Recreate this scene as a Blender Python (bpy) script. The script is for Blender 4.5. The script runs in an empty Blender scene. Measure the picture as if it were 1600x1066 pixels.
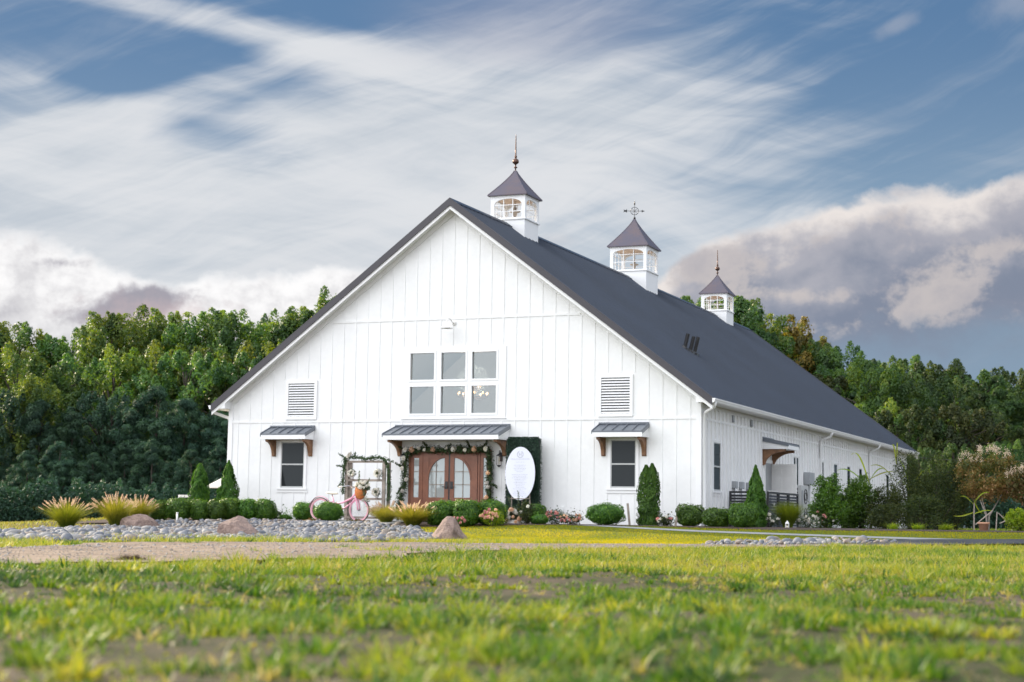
import bpy, math, random
import numpy as np
from mathutils import Vector, Matrix
R = math.radians
rng = np.random.default_rng(7); random.seed(7)
S = bpy.context.scene
COL = S.collection

# ------------------------------------------------------------------ camera
F_PX, PITCH, ROLL, YAW = 2610.24, .1072, .0152, .3965
CAM = np.array([20.666, -44.799, .0503])
cd = bpy.data.cameras.new('camera'); cam = bpy.data.objects.new('camera', cd); COL.objects.link(cam)
cd.sensor_width = 36; cd.lens = F_PX/1600*36; cd.clip_start = .05; cd.clip_end = 6000
_f = np.array([-math.sin(YAW)*math.cos(PITCH), math.cos(YAW)*math.cos(PITCH), math.sin(PITCH)])
_r = np.array([math.cos(YAW), math.sin(YAW), 0.]); _u = np.cross(_r, _f)
r2 = math.cos(ROLL)*_r + math.sin(ROLL)*_u; u2 = -math.sin(ROLL)*_r + math.cos(ROLL)*_u
M = Matrix(((r2[0], u2[0], -_f[0], CAM[0]), (r2[1], u2[1], -_f[1], CAM[1]), (r2[2], u2[2], -_f[2], CAM[2]), (0, 0, 0, 1)))
cam.matrix_world = M
S.camera = cam
cd.dof.use_dof = True; cd.dof.focus_distance = 33; cd.dof.aperture_fstop = 2.2

# ------------------------------------------------------------------ light
SUN_DIR = np.array([1, -.38, -.43]); SUN_DIR = SUN_DIR/np.linalg.norm(SUN_DIR)      # the way the light travels
SUN_EL = math.asin(-SUN_DIR[2])
SUN_AZ = math.atan2(-SUN_DIR[0], -SUN_DIR[1])                                       # clockwise from +Y
sl = bpy.data.lights.new('sun', 'SUN'); so = bpy.data.objects.new('sun', sl); COL.objects.link(so)
so.rotation_euler = Vector(SUN_DIR).to_track_quat('-Z', 'Y').to_euler()
sl.energy = 5.0; sl.angle = R(.5); sl.color = (1, .84, .62)
S.view_settings.view_transform = 'Standard'; S.view_settings.look = 'None'; S.view_settings.exposure = .45; S.view_settings.gamma = 1
S.render.film_transparent = False
S.cycles.max_bounces = 8; S.cycles.transparent_max_bounces = 8

# ------------------------------------------------------------------ world: sky and clouds by direction
class X:
    """a number or a socket with arithmetic, for building math nodes"""
    nt = None
    def __init__(s, v): s.v = v
    @staticmethod
    def m(op, *a, clamp=False):
        n = X.nt.nodes.new('ShaderNodeMath'); n.operation = op; n.use_clamp = clamp
        for i, q in enumerate(a):
            q = q.v if isinstance(q, X) else q
            if isinstance(q, (int, float)): n.inputs[i].default_value = q
            else: X.nt.links.new(q, n.inputs[i])
        return X(n.outputs[0])
    def __add__(s, o): return X.m('ADD', s, o)
    def __radd__(s, o): return X.m('ADD', s, o)
    def __sub__(s, o): return X.m('SUBTRACT', s, o)
    def __rsub__(s, o): return X.m('SUBTRACT', o, s)
    def __mul__(s, o): return X.m('MULTIPLY', s, o)
    def __rmul__(s, o): return X.m('MULTIPLY', s, o)
    def __truediv__(s, o): return X.m('DIVIDE', s, o)
def sstep(x, a, b):
    n = X.nt.nodes.new('ShaderNodeMapRange'); n.interpolation_type = 'SMOOTHSTEP'
    X.nt.links.new(x.v, n.inputs[0]); n.inputs[1].default_value = a; n.inputs[2].default_value = b
    return X(n.outputs[0])
def vec(x, y, z):
    n = X.nt.nodes.new('ShaderNodeCombineXYZ')
    for i, q in enumerate((x, y, z)):
        if isinstance(q, X): X.nt.links.new(q.v, n.inputs[i])
        else: n.inputs[i].default_value = q
    return n.outputs[0]
def noise(v, scale=1., detail=6, rough=.55, dist=0.):
    n = X.nt.nodes.new('ShaderNodeTexNoise'); X.nt.links.new(v, n.inputs['Vector'])
    n.inputs['Scale'].default_value = scale; n.inputs['Detail'].default_value = detail
    n.inputs['Roughness'].default_value = rough; n.inputs['Distortion'].default_value = dist
    return X(n.outputs[0])
def mixc(f, a, b):
    n = X.nt.nodes.new('ShaderNodeMix'); n.data_type = 'RGBA'
    if isinstance(f, X): X.nt.links.new(f.v, n.inputs[0])
    else: n.inputs[0].default_value = f
    for i, q in ((6, a), (7, b)):
        if isinstance(q, tuple): n.inputs[i].default_value = (*q, 1)
        else: X.nt.links.new(q, n.inputs[i])
    return n.outputs[2]

w = bpy.data.worlds.new('World'); S.world = w; w.use_nodes = True
nt = w.node_tree; X.nt = nt
bg = nt.nodes['Background']; BG = .1; bg.inputs['Strength'].default_value = .073
sky = nt.nodes.new('ShaderNodeTexSky'); sky.sky_type = 'NISHITA'; sky.sun_disc = False
sky.sun_elevation = SUN_EL; sky.sun_rotation = SUN_AZ; sky.air_density = 1.; sky.dust_density = .6; sky.ozone_density = 1.6
tc = nt.nodes.new('ShaderNodeTexCoord'); sp = nt.nodes.new('ShaderNodeSeparateXYZ'); nt.links.new(tc.outputs['Generated'], sp.inputs[0])
dx, dy, dz = (X(o) for o in sp.outputs)
vx = dx*math.cos(YAW) + dy*math.sin(YAW); vy = dy*math.cos(YAW) - dx*math.sin(YAW)
az = X.m('ARCTAN2', vx, vy); el = X.m('ARCSINE', dz)
PX = az*2610. + 800.                     # azimuth and elevation in 1/2610 rad, measured from the barn's bearing
PY = 813. - el*2610. + az*40.
def ell(cx, cy, rx, ry, rot=0.):          # 1 at the centre, 0 at the rim
    c, s = math.cos(rot), math.sin(rot)
    a = (PX-cx)*(c/rx) + (PY-cy)*(s/rx); b = (PY-cy)*(c/ry) - (PX-cx)*(s/ry)
    return X.m('MAXIMUM', 1. - X.m('SQRT', a*a + b*b), 0.)
# clear sky: the Nishita sky pulled to a deeper blue by a thin tint
hs = nt.nodes.new('ShaderNodeHueSaturation'); hs.inputs['Saturation'].default_value = 1.12; hs.inputs['Value'].default_value = .62
nt.links.new(sky.outputs[0], hs.inputs['Color'])
def CC(*c): return tuple(q/BG for q in c)
blue = mixc(sstep(PY, 620., 0.), CC(.36, .49, .61), CC(.110, .222, .405))
base = mixc(.85, hs.outputs[0], blue)
# cirrus: long streaks, rising to the right in the lower sky and falling in the upper
q1 = vec((PX + PY*1.9)/900., (PY - PX*-.16)/170., 3.1); q2 = vec((PX - PY*1.2)/800., (PY + PX*.33)/120., 8.2)
wob = noise(vec(PX/520., PY/330., 1.7), 1., 3, .5)
s1 = noise(vec((PX + wob*260.)/760., (PY - PX*.13 + wob*190.)/118., 3.3), 1., 9, .62, .35)
s2 = noise(vec((PX + wob*200.)/520., (PY + PX*.36 + wob*150.)/62., 9.4), 1., 8, .62, .5)
big = noise(vec(PX/620., PY/300., 5.2), 1., 4, .55)
veil = ell(700, 330, 900, 470) * 1.25 + ell(80, 330, 560, 260)*.75 - ell(230, 105, 330, 78, .12)*1.15 - ell(290, 205, 260, 75, .3)*1.0 - ell(560, 15, 380, 60)*.8 - ell(1500, 190, 560, 260)*.55 - ell(1010, 60, 240, 120)*.30 + ell(330, 60, 460, 40, .16)*.42 + ell(190, 195, 330, 46, -.36)*.85 - ell(960, 330, 300, 150)*.55 + ell(1000, 150, 300, 160)*.25
cir = sstep(veil*.92 + s1*.85 + s2*.72 + big*.45 - 1.01, -.10, .78)
cirr = mixc(sstep(s1*.6 + s2*.4, .32, .66), CC(.56, .61, .67), CC(.84, .845, .86))
c = mixc(cir*.93, base, cirr)
c = mixc(sstep(s2*.7 + s1*.55, .56, .95)*.42, c, CC(.60, .63, .68))
# pale lavender edge of the high cloud
c = mixc(sstep(ell(830, 40, 420, 120)*1.1 + s1*.5 - .45, 0., .7)*.5, c, CC(.30, .34, .47))
def bank(top_pts, amp, soft, seed, x0, x1, fade, n_scale=120.):
    """a heap cloud whose top follows top_pts; returns mask and depth below the top"""
    fc = nt.nodes.new('ShaderNodeFloatCurve'); cm = fc.mapping.curves[0]
    pts = [((x-x0)/(x1-x0), y/800.) for x, y in top_pts]
    cm.points[0].location = pts[0]; cm.points[1].location = pts[-1]
    for p in pts[1:-1]: cm.points.new(*p)
    fc.mapping.update()
    nt.links.new(((PX - x0)*(1./(x1-x0))).v, fc.inputs['Value'])
    top = X(fc.outputs[0])*800.
    n = noise(vec(PX/n_scale, PY/(n_scale*.75), seed), 1., 9, .58, .25) - .5
    n2 = noise(vec(PX/(n_scale*.33), PY/(n_scale*.3), seed+4), 1., 6, .6) - .5
    dep = PY - top + n*amp + n2*amp*.35
    rel = n - (noise(vec((PX+26.)/n_scale, (PY+20.)/(n_scale*.75), seed), 1., 9, .58, .25) - .5)
    rel = rel + (n2 - (noise(vec((PX+9.)/(n_scale*.33), (PY+7.)/(n_scale*.3), seed+4), 1., 6, .6) - .5))*.6
    mask = sstep(dep, 0., soft)*sstep(PX, x0, x0+fade)*sstep(PX, x1, x1-fade)
    return mask, dep, n, n2, rel
# left heap behind the woods
mk, dep, n, n2, rel = bank([(-900, 420), (-300, 400), (20, 392), (110, 398), (170, 425), (250, 440), (300, 425), (380, 432), (450, 415), (560, 420), (700, 440), (900, 480)], 95., 26., 2.2, -900., 900., 250.)
body = mixc(sstep(dep*.006 + rel*2.0 + n*.5, -.1, 1.05), CC(1.02, 1.01, 1.01), CC(.70, .69, .71))
drk = sstep(ell(215, 487, 150, 48, -.22)*1.5 + ell(105, 425, 70, 22)*.8 + ell(40, 500, 160, 40)*.5 + n*.9 + n2*.9, .42, .95)
body = mixc(drk, body, CC(.36, .345, .40))
body = mixc(sstep(ell(240, 500, 260, 60)*1.0 + n2*1.2 + n*.5, .35, 1.)*.5, body, CC(.66, .50, .50))
c = mixc(mk*.95, c, body)
nl0 = noise(vec(PX/160., PY/90., 21.3), 1., 5, .55) - .5
# right heap: sunlit rim, slate belly
mk, dep, n, n2, rel = bank([(900, 470), (1020, 440), (1060, 405), (1120, 372), (1180, 360), (1250, 338), (1330, 316), (1400, 306), (1480, 310), (1540, 302), (1600, 292), (1800, 280), (2600, 330)], 70., 20., 6.1, 900., 2600., 90., 150.)
c = mixc(sstep(ell(1480, 600, 620, 170)*1.6, 0., .8)*.85, c, CC(.225, .315, .43))
low = sstep(PY + n*110. + n2*50. + nl0*60., 585., 490.)
nl = noise(vec(PX/190., PY/120., 12.7), 1., 4, .5, .2) - .5
sh = dep + nl*170. + n*46. + rel*70.
body = mixc(sstep(sh, 4., 74.), CC(.86, .80, .765), CC(.43, .43, .485))
body = mixc(sstep(sh + nl*60., 62., 165.), body, CC(.225, .26, .345))
puff = sstep(ell(1455, 470, 120, 62, -.45)*1.5 + ell(1230, 465, 150, 22, .05)*1.1 + ell(1110, 440, 120, 60)*.9 + ell(1560, 405, 190, 26)*.9 + ell(1180, 410, 150, 50)*.7 + ell(1380, 350, 240, 36, -.1)*.6 + ell(1280, 520, 200, 30, -.2)*.5 + n*1.5 + n2*.9 - rel*3.4, .28, 1.0)
body = mixc(puff*.85, body, CC(.62, .565, .55))
body = mixc(sstep(n*1.1 + n2*.9 - rel*1.6, -.12, .42)*.42, body, CC(.31, .32, .395))
c = mixc(mk*low*.97, c, body)
# small scraps of cloud
sc_ = sstep(ell(1398, 66, 70, 26, -.35)*1.2 + ell(1598, 30, 130, 66, -.4)*1.5 + ell(870, 376, 60, 22)*1.2 + n2*.7 + n*.5, .35, 1.1)
c = mixc(sc_*.28, c, CC(.62, .61, .64))
# broken cloud added over the unseen dome, overbright to light front and side walls
oth = noise(vec(dx*1.6, dy*1.6, dz*2.6), 1.4, 6, .55)
oc = mixc(sstep(oth, .36, .60), CC(.74, .88, 1.14), CC(1.52, 1.56, 1.66))
fill_glow = sstep(dx*-.80 + dy*-.50 + dz*.33, -.1, 1.)        # added glow in the unseen left sky, to light the facade and battens
oc = mixc(fill_glow, oc, CC(3.05, 3.12, 3.25))
beh = sstep(X.m('ABSOLUTE', az), .75, 1.25)
up = sstep(el, .50, .85)
c = mixc(X.m('MAXIMUM', beh, up*.45), c, oc)
nt.links.new(c, bg.inputs['Color'])

# ------------------------------------------------------------------ pixel -> point helpers and terrain
def ray(px, py):
    a, b = px-800, py-533
    u = math.cos(ROLL)*a + math.sin(ROLL)*b; v = -math.sin(ROLL)*a + math.cos(ROLL)*b
    d = _r*(u/F_PX) + _f + _u*(-v/F_PX)
    return d
def atY(px, py, Y=0.):
    d = ray(px, py); return CAM + d*((Y-CAM[1])/d[1])
def atX(px, py, x=7.62):
    d = ray(px, py); return CAM + d*((x-CAM[0])/d[0])
def atD(px, py, D):
    d = ray(px, py); h = np.array([-math.sin(YAW), math.cos(YAW)]); return CAM + d*(D/(d[:2]@h))
def depth(p): return (p[0]-CAM[0])*-math.sin(YAW) + (p[1]-CAM[1])*math.cos(YAW)
def sm(t): t = np.clip(t, 0, 1); return t*t*(3-2*t)
def vnoise(x, y, s=1., seed=0):
    x = np.asarray(x, float)/s + 517.3*seed; y = np.asarray(y, float)/s + 91.7*seed
    xi, yi = np.floor(x), np.floor(y); fx, fy = x-xi, y-yi; fx = fx*fx*(3-2*fx); fy = fy*fy*(3-2*fy)
    def h(a, b):
        q = np.sin(a*127.1 + b*311.7 + seed*17.13)*43758.5453; return q-np.floor(q)
    return (h(xi, yi)*(1-fx) + h(xi+1, yi)*fx)*(1-fy) + (h(xi, yi+1)*(1-fx) + h(xi+1, yi+1)*fx)*fy
def gz(x, y):
    x = np.asarray(x, float); y = np.asarray(y, float)
    d = np.hypot(np.maximum(0, np.maximum(-9-x, x-45)), np.maximum(0, -2-y))
    z = -.05 - .32*sm(d/6.5) - .05*sm((d-6)/8)
    k = sm((d-17)/8)                                  # rough pasture near the camera
    return z + k*(.09*(vnoise(x, y, 2.6, 3)-.5) + .05*(vnoise(x, y, .8, 4)-.5))
def g1(x, y): return float(gz(x, y))
def gp(px, py):
    r = ray(px, py); r = r/np.hypot(r[0], r[1])
    ts = np.arange(3, 90, .03); P = CAM[None] + r[None]*ts[:, None]
    hit = np.nonzero(P[:, 2] < gz(P[:, 0], P[:, 1]))[0]
    return P[hit[0] if len(hit) else -1]

# ------------------------------------------------------------------ materials
def material(name, col, rough=.6, var=.0, vscale=3., bump=0., bscale=20., bdist=.02, metal=0., spec=.5, trans=0., tint=None, tcol=None, col2=None):
    m = bpy.data.materials.new(name); m.use_nodes = True; t = m.node_tree; X.nt = t
    b = t.nodes['Principled BSDF']; b.inputs['Roughness'].default_value = rough; b.inputs['Metallic'].default_value = metal
    b.inputs['Specular IOR Level'].default_value = spec
    b.inputs['Base Color'].default_value = (*col, 1)
    co = t.nodes.new('ShaderNodeTexCoord').outputs['Object']
    out = None
    if tint:                                            # per-leaf colour from the mesh's own attribute
        at = t.nodes.new('ShaderNodeAttribute'); at.attribute_name = 'tint'
        rp = t.nodes.new('ShaderNodeValToRGB'); t.links.new(at.outputs['Fac'], rp.inputs[0])
        rp.color_ramp.elements[0].color = (*tint[0], 1); rp.color_ramp.elements[1].color = (*tint[-1], 1)
        for i, q in enumerate(tint[1:-1]):
            e = rp.color_ramp.elements.new((i+1)/(len(tint)-1)); e.color = (*q, 1)
        out = rp.outputs[0]
        oi = t.nodes.new('ShaderNodeObjectInfo')
        h = t.nodes.new('ShaderNodeHueSaturation'); t.links.new(out, h.inputs['Color'])
        t.links.new((X(oi.outputs['Random'])*.024 + .488).v, h.inputs['Hue']); t.links.new((X(oi.outputs['Random'])*.5 + .75).v, h.inputs['Value'])
        out = h.outputs[0]
    elif var or col2:
        n = noise(co, vscale, 6, .6)
        n2 = noise(co, vscale*7.3, 4, .6)
        c2 = col2 or tuple(q*(1-var) for q in col); c1 = col if col2 else tuple(min(1, q*(1+var)) for q in col)
        out = mixc(sstep(n*.65 + n2*.35, .34, .66), c1, c2)
    if out: t.links.new(out, b.inputs['Base Color'])
    if bump:
        bn = t.nodes.new('ShaderNodeBump'); bn.inputs['Strength'].default_value = bump; bn.inputs['Distance'].default_value = bdist
        t.links.new(noise(co, bscale, 6, .6).v, bn.inputs['Height']); t.links.new(bn.outputs[0], b.inputs['Normal'])
    if trans:
        tr = t.nodes.new('ShaderNodeBsdfTranslucent'); mx = t.nodes.new('ShaderNodeMixShader'); mx.inputs[0].default_value = trans
        if out:
            g = t.nodes.new('ShaderNodeMix'); g.data_type = 'RGBA'; g.blend_type = 'MULTIPLY'; g.inputs[0].default_value = 1
            t.links.new(out, g.inputs[6]); g.inputs[7].default_value = (*(tcol or (2.2, 2.0, .8)), 1); t.links.new(g.outputs[2], tr.inputs[0])
        else: tr.inputs[0].default_value = (*[min(1, a*q) for a, q in zip(col, tcol or (2, 2, 1))], 1)
        t.links.new(b.outputs[0], mx.inputs[1]); t.links.new(tr.outputs[0], mx.inputs[2])
        t.links.new(mx.outputs[0], t.nodes['Material Output'].inputs[0])
    return m
def glass(name, col, refl=.2, rough=.02, clear=0.):
    m = bpy.data.materials.new(name); m.use_nodes = True; t = m.node_tree; t.nodes.remove(t.nodes['Principled BSDF'])
    gl = t.nodes.new('ShaderNodeBsdfGlossy'); gl.inputs['Roughness'].default_value = rough; gl.inputs['Color'].default_value = (.86, .95, .98, 1)
    if clear:
        d = t.nodes.new('ShaderNodeBsdfTransparent'); d.inputs['Color'].default_value = (clear, clear, clear, 1)
    else:
        d = t.nodes.new('ShaderNodeBsdfDiffuse'); d.inputs['Color'].default_value = (*col, 1)
    lw = t.nodes.new('ShaderNodeLayerWeight'); lw.inputs[0].default_value = .3
    X.nt = t; fac = X(lw.outputs['Fresnel'])*.42 + refl
    co = t.nodes.new('ShaderNodeTexCoord').outputs['Object']
    bn = t.nodes.new('ShaderNodeBump'); bn.inputs['Strength'].default_value = .08; bn.inputs['Distance'].default_value = .02
    t.links.new(noise(co, 1.4, 2).v, bn.inputs['Height']); t.links.new(bn.outputs[0], gl.inputs['Normal'])
    mx = t.nodes.new('ShaderNodeMixShader'); t.links.new(fac.v, mx.inputs[0]); t.links.new(d.outputs[0], mx.inputs[1]); t.links.new(gl.outputs[0], mx.inputs[2])
    t.links.new(mx.outputs[0], t.nodes['Material Output'].inputs[0]); return m
def glow(name, col, s):
    m = bpy.data.materials.new(name); m.use_nodes = True; b = m.node_tree.nodes['Principled BSDF']
    b.inputs['Emission Color'].default_value = (*col, 1); b.inputs['Emission Strength'].default_value = s; return m

MAT = dict(
    siding=material('white_siding', (.815, .815, .81), .5, .035, .9, .10, 35),
    trim=material('white_trim', (.84, .84, .84), .42, .015, 1., .03, 40),
    soffit=material('white_soffit', (.78, .775, .75), .6, .02),
    roof=material('slate_metal_roof', (.025, .037, .061), .42, .12, .35, .02, 8, metal=.0, spec=.35),
    awnmetal=material('awning_metal', (.125, .14, .165), .34, .08, 1., .02, 8, spec=.6),
    rake=material('dark_rake_metal', (.052, .048, .056), .4, .08, 1., spec=.4),
    copper=material('weathered_copper', (.115, .088, .098), .48, 0, 2.2, .05, 8, metal=.3, col2=(.085, .080, .11)),
    iron=material('black_iron', (.018, .018, .02), .4, .2, 4.),
    bronze=material('bronze_finial', (.10, .055, .04), .4, .3, 6., metal=.6),
    cedar=material('brown_cedar', (.30, .155, .075), .6, 0, 5., .15, 30, col2=(.17, .085, .045)),
    door=material('stained_door_wood', (.235, .088, .046), .45, 0, 4., .08, 30, col2=(.165, .060, .033)),
    greywood=material('weathered_grey_wood', (.30, .255, .215), .75, .25, 6., .2, 30),
    glass=glass('dark_window_glass', (.022, .024, .026), .0),
    gable_glass=glass('gable_window_glass', (.2, .2, .2), .10, .02, .60),
    door_glass=glass('door_glass', (.33, .35, .34), .08, .05),
    plaster=material('interior_plaster', (.55, .56, .56), .8, .06, .8),
    slat=material('white_louver', (.80, .80, .80), .5, .02),
    void=material('dark_void', (.03, .03, .033), .8, .1),
    peach=material('cupola_ceiling', (.62, .47, .36), .7, .06),
    grey=material('grey_electric_box', (.33, .345, .36), .45, .08, 3.),
    acmetal=material('grey_condenser_metal', (.48, .485, .48), .45, .06, 3.),
    blackpaint=material('black_screen_paint', (.022, .023, .026), .5, .2, 4.),
    pink=material('pink_paint', (.80, .36, .50), .35, .04), ltpink=material('pale_pink_tyre', (.80, .50, .51), .55, .05),
    cream=material('cream_leather', (.75, .68, .55), .55, .06), rubber=material('black_rubber', (.03, .03, .03), .7, .1),
    chrome=material('chrome_metal', (.6, .6, .62), .25, .04, metal=.9),
    wicker=material('orange_wicker', (.62, .20, .055), .7, .3, 40., .4, 60),
    signwhite=material('white_sign_board', (.74, .755, .84), .45, .01), signink=material('grey_sign_ink', (.42, .43, .50), .6, .05),
    white=material('white_paint', (.82, .81, .79), .5, .03), terracotta=material('terracotta', (.50, .27, .17), .8, .12, 8.),
    canvas=material('pale_canvas', (.68, .64, .60), .8, .05),
    concrete=material('pale_concrete', (.27, .27, .265), .85, .14, 2., .1, 30),
    mulch=material('dark_mulch', (.055, .034, .024), .95, .4, 9., .9, 40),
    stone=material('pink_granite', (.36, .26, .215), .9, 0, 4.2, 1., 7, .12, col2=(.165, .115, .10)),
    bark=material('tree_bark', (.055, .045, .036), .9, .3, 5., .5, 12), palebark=material('pale_bark', (.36, .32, .28), .85, .25, 8., .3, 20),
    stem=material('green_stem', (.07, .12, .03), .7, .2),
)
for i, (a, b) in enumerate((((.21, .22, .245), (.125, .13, .148)), ((.32, .31, .30), (.20, .195, .195)), ((.15, .165, .195), (.085, .093, .113)), ((.27, .225, .19), (.165, .14, .12)))):
    MAT['cobble%d' % i] = material('river_stone', a, .75, 0, 9., .25, 30, col2=b)
MAT['boxleaf'] = material('boxwood_leaves', (0, 0, 0), .42, trans=.28, tint=((.028, .075, .012), (.065, .155, .018), (.15, .26, .026)), tcol=(2.6, 2.3, .4), spec=.4)
MAT['arbleaf'] = material('arborvitae_leaves', (0, 0, 0), .55, trans=.30, tint=((.026, .08, .014), (.060, .16, .018), (.125, .25, .026)), tcol=(2.2, 2.2, .5), spec=.3)
MAT['ivyleaf'] = material('garland_leaves', (0, 0, 0), .45, trans=.2, tint=((.016, .04, .014), (.04, .09, .026), (.10, .15, .05)), tcol=(1.8, 1.8, .7), spec=.4)
MAT['panelleaf'] = material('panel_leaves', (0, 0, 0), .5, trans=.1, tint=((.004, .016, .010), (.010, .034, .018), (.022, .06, .028)), spec=.3)
MAT['treedark'] = material('dark_pine_leaves', (0, 0, 0), .6, trans=.22, tint=((.019, .047, .033), (.038, .086, .053), (.07, .13, .07)), tcol=(1.7, 2.0, .8), spec=.25)
MAT['treemid'] = material('mid_green_leaves', (0, 0, 0), .5, trans=.38, tint=((.024, .064, .025), (.058, .128, .036), (.12, .195, .044)), tcol=(2.4, 2.1, .45), spec=.35)
MAT['treelight'] = material('light_green_leaves', (0, 0, 0), .5, trans=.42, tint=((.032, .078, .022), (.080, .145, .030), (.17, .22, .04)), tcol=(2.4, 2.0, .4), spec=.35)
MAT['treewarm'] = material('warm_dark_leaves', (0, 0, 0), .55, trans=.34, tint=((.020, .046, .016), (.044, .088, .026), (.095, .14, .036)), tcol=(2.3, 2.0, .5), spec=.3)
MAT['treegold'] = material('golden_leaves', (0, 0, 0), .5, trans=.42, tint=((.07, .085, .02), (.17, .155, .03), (.29, .23, .04)), tcol=(1.9, 1.6, .5), spec=.35)
MAT['rustleaf'] = material('rusty_leaves', (0, 0, 0), .5, trans=.35, tint=((.055, .075, .02), (.13, .12, .03), (.30, .17, .08), (.17, .13, .04)), tcol=(1.6, 1.4, .7), spec=.3)
MAT['olive'] = material('olive_leaves', (0, 0, 0), .55, trans=.3, tint=((.014, .028, .010), (.04, .06, .015), (.10, .11, .025)), tcol=(2.0, 1.8, .5), spec=.3)
MAT['silver'] = material('grey_green_leaves', (0, 0, 0), .55, trans=.25, tint=((.04, .06, .035), (.09, .12, .07), (.16, .18, .11)), tcol=(1.6, 1.6, .9), spec=.3)
MAT['reed'] = material('yellow_green_blade', (0, 0, 0), .45, trans=.5, tint=((.10, .19, .02), (.22, .30, .03), (.34, .36, .05)), tcol=(2., 1.9, .4), spec=.3)
MAT['fountain'] = material('fountain_grass_blade', (0, 0, 0), .5, trans=.45, tint=((.07, .11, .012), (.19, .22, .03), (.38, .33, .10)), tcol=(2., 1.7, .5), spec=.3)
MAT['plume'] = material('pinkish_plume', (0, 0, 0), .8, trans=.5, tint=((.50, .40, .32), (.64, .54, .44), (.76, .68, .56)), tcol=(1.5, 1.3, 1.1), spec=.1)
MAT['grass'] = material('pasture_blade', (0, 0, 0), .5, trans=.36, tint=((.014, .046, .010), (.055, .130, .014), (.165, .215, .026), (.29, .28, .045), (.22, .195, .115), (.33, .29, .19)), tcol=(2.1, 1.9, .55), spec=.3)
MAT['lawnblade'] = material('lawn_blade', (0, 0, 0), .5, trans=.5, tint=((.085, .125, .012), (.17, .19, .013), (.26, .245, .015)), tcol=(3.4, 2.5, .25), spec=.2)
MAT['whitepetal'] = material('white_petals', (0, 0, 0), .6, trans=.3, tint=((.70, .64, .52), (.78, .74, .66), (.80, .78, .74)), tcol=(1.1, 1.1, 1.), spec=.2)
MAT['peachpetal'] = material('peach_petals', (0, 0, 0), .6, trans=.3, tint=((.62, .34, .20), (.72, .46, .30), (.76, .58, .44)), tcol=(1.2, 1.1, .9), spec=.2)
MAT['pinkpetal'] = material('pink_petals', (0, 0, 0), .6, trans=.3, tint=((.50, .14, .16), (.66, .26, .26), (.74, .44, .36)), tcol=(1.3, 1.1, 1.), spec=.2)
MAT['deadgrass'] = material('dead_grass', (0, 0, 0), .9, trans=.1, tint=((.03, .024, .018), (.08, .06, .04), (.15, .11, .07)), spec=.1)

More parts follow.
